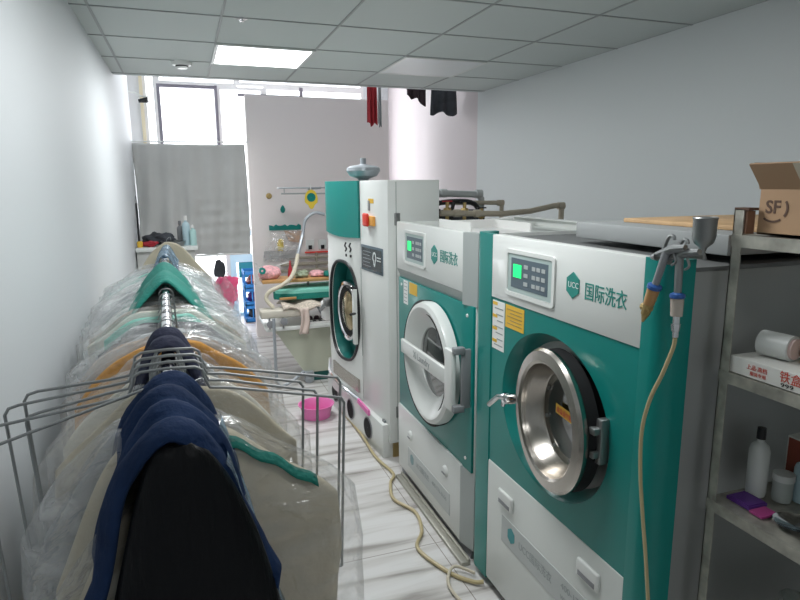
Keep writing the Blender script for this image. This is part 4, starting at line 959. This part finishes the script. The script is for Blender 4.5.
G = [
 (3.30, 'creamcloth', 'beige coat at the far end of the clothes rail', 0.17, 0.21, .19, .20, None),
 (3.10, 'ltgray', 'pale grey garment in clear plastic, second from the far end of the rail', 0.253, 0.215, .11, .12, 'filmthick'),
 (2.98, 'whitecloth', 'white garment in plastic next behind the mint trimmed one', 0.249, 0.215, .10, .12, 'film'),
 (2.86, 'mint', 'mint green garment in plastic beyond the teal towel', 0.246, 0.215, .10, .13, 'filmthick'),
 (2.74, 'whitecloth', 'white garment in clear plastic just behind the teal towel', 0.242, 0.215, .10, .13, 'filmthick'),
 (2.62, 'ltgray', 'light grey garment in plastic under the back of the teal towel', 0.239, 0.215, .10, .12, 'film'),
 (2.50, 'taupe', 'taupe garment in plastic under the far side of the teal towel', 0.235, 0.215, .09, .12, 'filmthick'),
 (2.38, 'whitecloth', 'white garment in plastic below the teal towel', 0.231, 0.215, .09, .12, 'film'),
 (2.26, 'graycloth', 'grey garment in plastic below the near side of the teal towel', 0.228, 0.215, .09, .12, 'filmthick'),
 (2.14, 'graycloth', 'darker grey garment in plastic at the near edge of the teal towel', 0.224, 0.215, .09, .13, 'film'),
 (2.02, 'whitecloth', 'white garment in glossy plastic between grey and taupe garments', 0.221, 0.215, .09, .12, 'filmthick'),
 (1.92, 'taupe', 'taupe brown garment in plastic right after the teal towel', 0.218, 0.215, .09, .12, 'film'),
 (1.83, 'ivory', 'ivory garment in plastic beside the taupe one', 0.215, 0.215, .09, .12, 'film'),
 (1.74, 'mint', 'mint garment in plastic in the middle of the bare rail stretch', 0.160, 0.140, .05, .08, 'film'),
 (1.65, 'charcoal', 'charcoal garment in clear plastic in the middle of the rail', 0.17, 0.20, .07, .11, 'film'),
 (1.56, 'ltgray', 'pale grey garment in shiny plastic behind the mustard garment', 0.207, 0.215, .10, .12, 'filmthick'),
 (1.48, 'graycloth', 'grey and dark garment in plastic directly behind the mustard one', 0.195, 0.215, .10, .12, 'film'),
 (1.39, 'mustard', 'mustard yellow garment in clear plastic on the rail', 0.195, 0.215, .125, .135, 'film'),
 (1.29, 'graycloth', 'grey garment in plastic just before the mustard one', 0.150, 0.150, .17, .20, 'film'),
 (1.19, 'ivory', 'ivory garment in plastic behind the empty wire hangers', 0.195, 0.210, .13, .14, 'film'),
 (1.09, 'creamcloth', 'cream garment in clear plastic below the empty wire hangers', 0.195, 0.215, .13, .125, 'film'),
]
for i, (y, m, lab, wl, wr, dl, dr, cov) in enumerate(G):
    garment(y, m, lab, wl, wr, dl, dr, seed=i+1, zn=(1.372 if i == 0 else 1.275 if y > 2.4 else 1.312 if m == 'mustard' else 1.30), cover=cov, th=(.04 if i == 0 else .024), amp=(.6 if i == 0 else .22), shp=(1.2 if i == 0 else 1.3), neck=(.02 if i == 0 else .05))

# cream garment in the foreground, right of navy; teal strip at its top
tf = garment(.865, 'creamcloth', 'large cream garment in clear plastic in the foreground with a teal strip', .17, .232, .20, .135, 1.0, .040, 31, zn=1.305, cover='film', hanger=True, group='garments on the clothes rail', extra=.035)
b = B(); xa = rodx(.865)
rows = [[(xa+.075+.125*u, .828+.005*v, 1.288-.085*u**1.1 + .004*v+.003*math.sin(u*15)) for v in (0, 1, 2, 3)] for u in [k/12 for k in range(13)]]
obj('teal_strip', B().grid(rows), 'teal2', tf, smooth=180, solid=.0015)
# garment in front left, cream
garment(.76, 'creamcloth', 'cream garment in plastic on the left below the empty hangers nearest the wall', .165, .03, .21, .10, .95, .030, 33, zn=1.25, cover='film', hanger=False)
garment(.97, 'graycloth', 'grey garment in shiny plastic behind the navy jacket', .20, .10, .17, .08, .95, .028, 35, zn=1.29, cover='filmthick')

# drapes over the rail
def drape(name, ya, yb, m, label, cat, hw, drop, zt, layers=1, seed=0, spread=.0, gr=None, front=0, tipr=0, waves=.012, hwr=None):
    t = None; b = B(); nu, nv = 48, 26; hwr = hwr or hw
    rows = []
    for i in range(nv+1):
        v = i/nv; y = ya+(yb-ya)*v; r = []
        xc = rodx(y)
        s = 1 + spread*(1-v)
        ridge = .010*abs(math.sin(v*PI*layers)) if layers > 1 else 0
        for k in range(nu+1):
            u = -1+2*k/nu; au = abs(u); w = hw if u < 0 else hwr
            # inverted U: round over the rod then falling away
            x = xc + math.copysign((.022+ridge)*math.sin(min(au*6, PI/2)) + (w*s-.022)*max(0, au-.12)**.85, u)
            z = zt + ridge - .018*min(1, (au*5)**2)*1.0 - (drop + tipr*max(0, u))*max(0, au-.12)**1.15/.88
            x += .006*math.sin(v*17+seed+au*5)*au; y2 = y + waves*math.sin(au*9+seed+v*2)*au - front*(au**1.5)*(1-v)
            z += .006*math.sin(v*23+au*11+seed)*au
            r.append((x, y2, z))
        rows.append(r)
    return single(name, b.grid(rows), m, label, cat, gr, solid=.006, smooth=180)
drape('teal_towel', 1.90, 2.40, 'teal2', 'teal towel draped over the chrome rail', 'towel', .125, .16, 1.372, layers=2, seed=2, spread=.25, front=.12)
drape('navy_shawl', 1.09, 1.24, 'navy2', 'dark navy cloth draped over the rail behind the wire hangers', 'cloth', .085, .30, 1.374, layers=2, seed=4, spread=.25)
drape('blue_film', 2.72, 3.20, 'filmblue', 'blue tinted plastic sheet over the far end of the rail', 'plastic sheet', .05, .07, 1.366, seed=5)
# navy jackets over the rail in front
t = thing('navy_jacket', 'navy blue jacket folded over the near end of the rail', 'jacket', (rodx(.85), .85, 1.35), group=None)
def jrows(ya, yb, hwl, hwr, drop, zt, layers, seed, ridge_h=.012, zbot=.35):
    rows = []
    nv, nu = 30, 60
    for i in range(nv+1):
        v = i/nv; y = ya+(yb-ya)*v; xc = rodx(y); r = []
        rd = ridge_h*abs(math.sin(v*PI*layers))
        for k in range(nu+1):
            u = -1+2*k/nu; au = abs(u); w = hwl if u < 0 else hwr
            if au < .5:
                a = au/.5; x = xc + math.copysign((.020+rd)*math.sin(min(a*4, PI/2)) + (w-.02)*max(0, a-.1)**.8, u); z = zt + rd - .012*min(1, (a*4)**2) - drop*max(0, a-.1)**1.25
            else:
                a = (au-.5)/.5; x = xc + math.copysign(w + .02*a + rd + .012*math.sin(a*7+seed+y*20), u); z = zt - .012 - drop*.875 - (zt-drop-zbot)*a
            x += .004*math.sin(z*30+seed+y*30); yy = y + .010*math.sin(z*21+u*3+seed)*au
            r.append((x, yy, z))
        rows.append(r)
    return rows
obj('jacket_body', B().grid(jrows(.69, .955, .100, .100, .22, 1.366, 4, 1)), 'navy', t, smooth=180, solid=.006)
obj('hanging_sleeve', B().grid(garment_rows(.78, rodx(.78)-.085, .03, .04, 1.17, .02, .02, .65, .03, 8, .3, 28, neck=.02), True, True), 'navy', t, smooth=80)
obj('jacket_lining_edge', B().tube([(rodx(.75)-.062, .735, 1.20), (rodx(.75)-.075, .73, 1.10), (rodx(.75)-.07, .73, .98)], .003, 6, smooth=4), 'creamcloth', t)
t = thing('black_garment', 'black satin garment at the near end of the rail inside the navy jacket', 'garment', (rodx(.68), .68, 1.345))
obj('cloth', B().grid(garment_rows(.70, rodx(.70)+.008, .098, .118, 1.360, .24, .28, 1.0, .040, 21, .45, 90, neck=.022, top_th=.45), True, True), 'blackcloth', t, smooth=80)
# light bluish plastic along right flank of the navy
rows = []
for i in range(17):
    v = i/16; rows.append([(rodx(.8)+.062+.075*v+.004*math.sin(u*9+v*7), .70+.18*u, 1.325-.30*v**1.1+.004*math.sin(v*20)) for u in [k/10 for k in range(11)]])
single('blue_plastic_sheet', B().grid(rows), 'filmblue', 'pale blue plastic sheet over the right flank of the navy jacket', 'plastic sheet', smooth=180)

# wire hangers
def wire_hanger(y, wl, wr, zs, zend, leg, label, dz=0, tw=0):
    xc = rodx(y)
    t = thing('wire_hanger', label, 'hanger', (xc, y, RZ), group='empty wire hangers on the rail')
    top = RZ+.038+dz
    def P(x, z, yy=0): return Vector((xc+x, y+yy, z))
    rr_ = .0025
    rt = [P(.0, top), P(.040, top-.002), P(.050, top-.008), P(.052, top-.020), P(.060, zs), P(.09, zs-.004)]
    pr = [P(.0, top, -.0)] + rt[1:] + [P(wr-.02, zend[1]+.003, tw), P(wr-.006, zend[1], tw), P(wr, zend[1]-.010, tw), P(wr-.012, zend[1]-leg, tw)]
    lt = [P(-.040, top-.002), P(-.050, top-.008), P(-.052, top-.020), P(-.060, zs), P(-.09, zs-.004)]
    pl = [P(.0, top)] + lt + [P(-wl+.02, zend[0]+.004, -tw), P(-wl+.006, zend[0], -tw), P(-wl, zend[0]-.010, -tw), P(-wl+.012, zend[0]-leg, -tw)]
    obj('shoulder_wire', B().tube(pr, rr_, 8).tube(pl, rr_, 8), 'wire', t)
    obj('bottom_bar', B().tube([P(-wl+.012, zend[0]-leg, -tw), P(wr-.012, zend[1]-leg, tw)], rr_, 8), 'wire', t)
    obj('hook_wire', B().tube([P(-.015, top), P(-.028, top-.03), P(-.026, RZ-.02), P(-.055, RZ-.07), P(-.06, RZ-.14)], rr_, 8, smooth=4)
        .tube([P(.015, top), P(.024, top-.03), P(.026, RZ-.02), P(.05, RZ-.06), P(.075, RZ-.12)], rr_, 8, smooth=4), 'wire', t)
wire_hanger(1.045, .215, .295, 1.345, (1.330, 1.300), .30, 'empty grey wire hanger farthest back on the rail with the widest right corner')
wire_hanger(1.020, .235, .222, 1.342, (1.322, 1.305), .30, 'empty grey wire hanger, second from the back on the rail', -.004, .01)
wire_hanger(.995, .205, .240, 1.338, (1.312, 1.298), .31, 'empty grey wire hanger, third from the back on the rail', -.008)
wire_hanger(.965, .262, .278, 1.335, (1.306, 1.292), .32, 'empty grey wire hanger nearest the camera touching the left wall side', -.010, -.005)
# extra long leg wires at left
t = thing('bent_wire_hanger', 'empty wire hanger nearest the left wall with long straight legs', 'hanger', (rodx(.8), .8, 1.345), group='empty wire hangers on the rail')
for k, (x, y, z) in enumerate(((-.30, .84, 1.31), (-.285, .82, 1.315))):
    obj('leg_wire', B().tube([(x, y, z), (x+.02, y-.02, z-.45)], .0022, 8), 'wire', t)
obj('shoulder_wire', B().tube([(-.30, .84, 1.31), (-.285, .82, 1.325), (rodx(.9), .93, RZ+.02)], .0022, 8), 'wire', t)

# left wall plastic drapes down the side of the rail: included in covers

# ------------------------------------------------------------------ lights and world
w = bpy.data.worlds.new('world'); bpy.context.scene.world = w; w.use_nodes = True
bg = w.node_tree.nodes['Background']; bg.inputs[0].default_value = (.93, .96, 1, 1); bg.inputs[1].default_value = 2.6
# daylight entering through the shop windows
def area(name, loc, rot, sx, sy, power, col=(1, 1, 1)):
    l = bpy.data.lights.new(name, 'AREA'); l.shape = 'RECTANGLE'; l.size = sx; l.size_y = sy; l.energy = power; l.color = col
    o = bpy.data.objects.new(name, l); C.objects.link(o); o.location = loc; o.rotation_euler = rot; return o
area('daylight_window', (.9, YF+.2, 1.9), (-PI/2, 0, 0), 3.2, 3.0, 60, (.95, .97, 1))
area('ceiling_panel_light', (.54, 4.2154, HC-.02), (0, 0, 0), .56, .56, 19, (.97, .99, 1))
area('ceiling_panel_light', (.54, -.5846, HC-.02), (0, 0, 0), .56, .56, 3, (.97, .99, 1))  # weak fill light of the added, unseen rear panel
area('ceiling_panel_light', (.54, 1.8154, HC-.02), (0, 0, 0), .56, .56, 13.5, (.97, .99, 1))

sc = bpy.context.scene
sc.view_settings.view_transform = 'Standard'; sc.view_settings.look = 'None'; sc.view_settings.gamma = 1
sc.view_settings.exposure = .42; sc.view_settings.use_curve_mapping = False
sc.cycles.transparent_max_bounces = 40; sc.cycles.max_bounces = 8
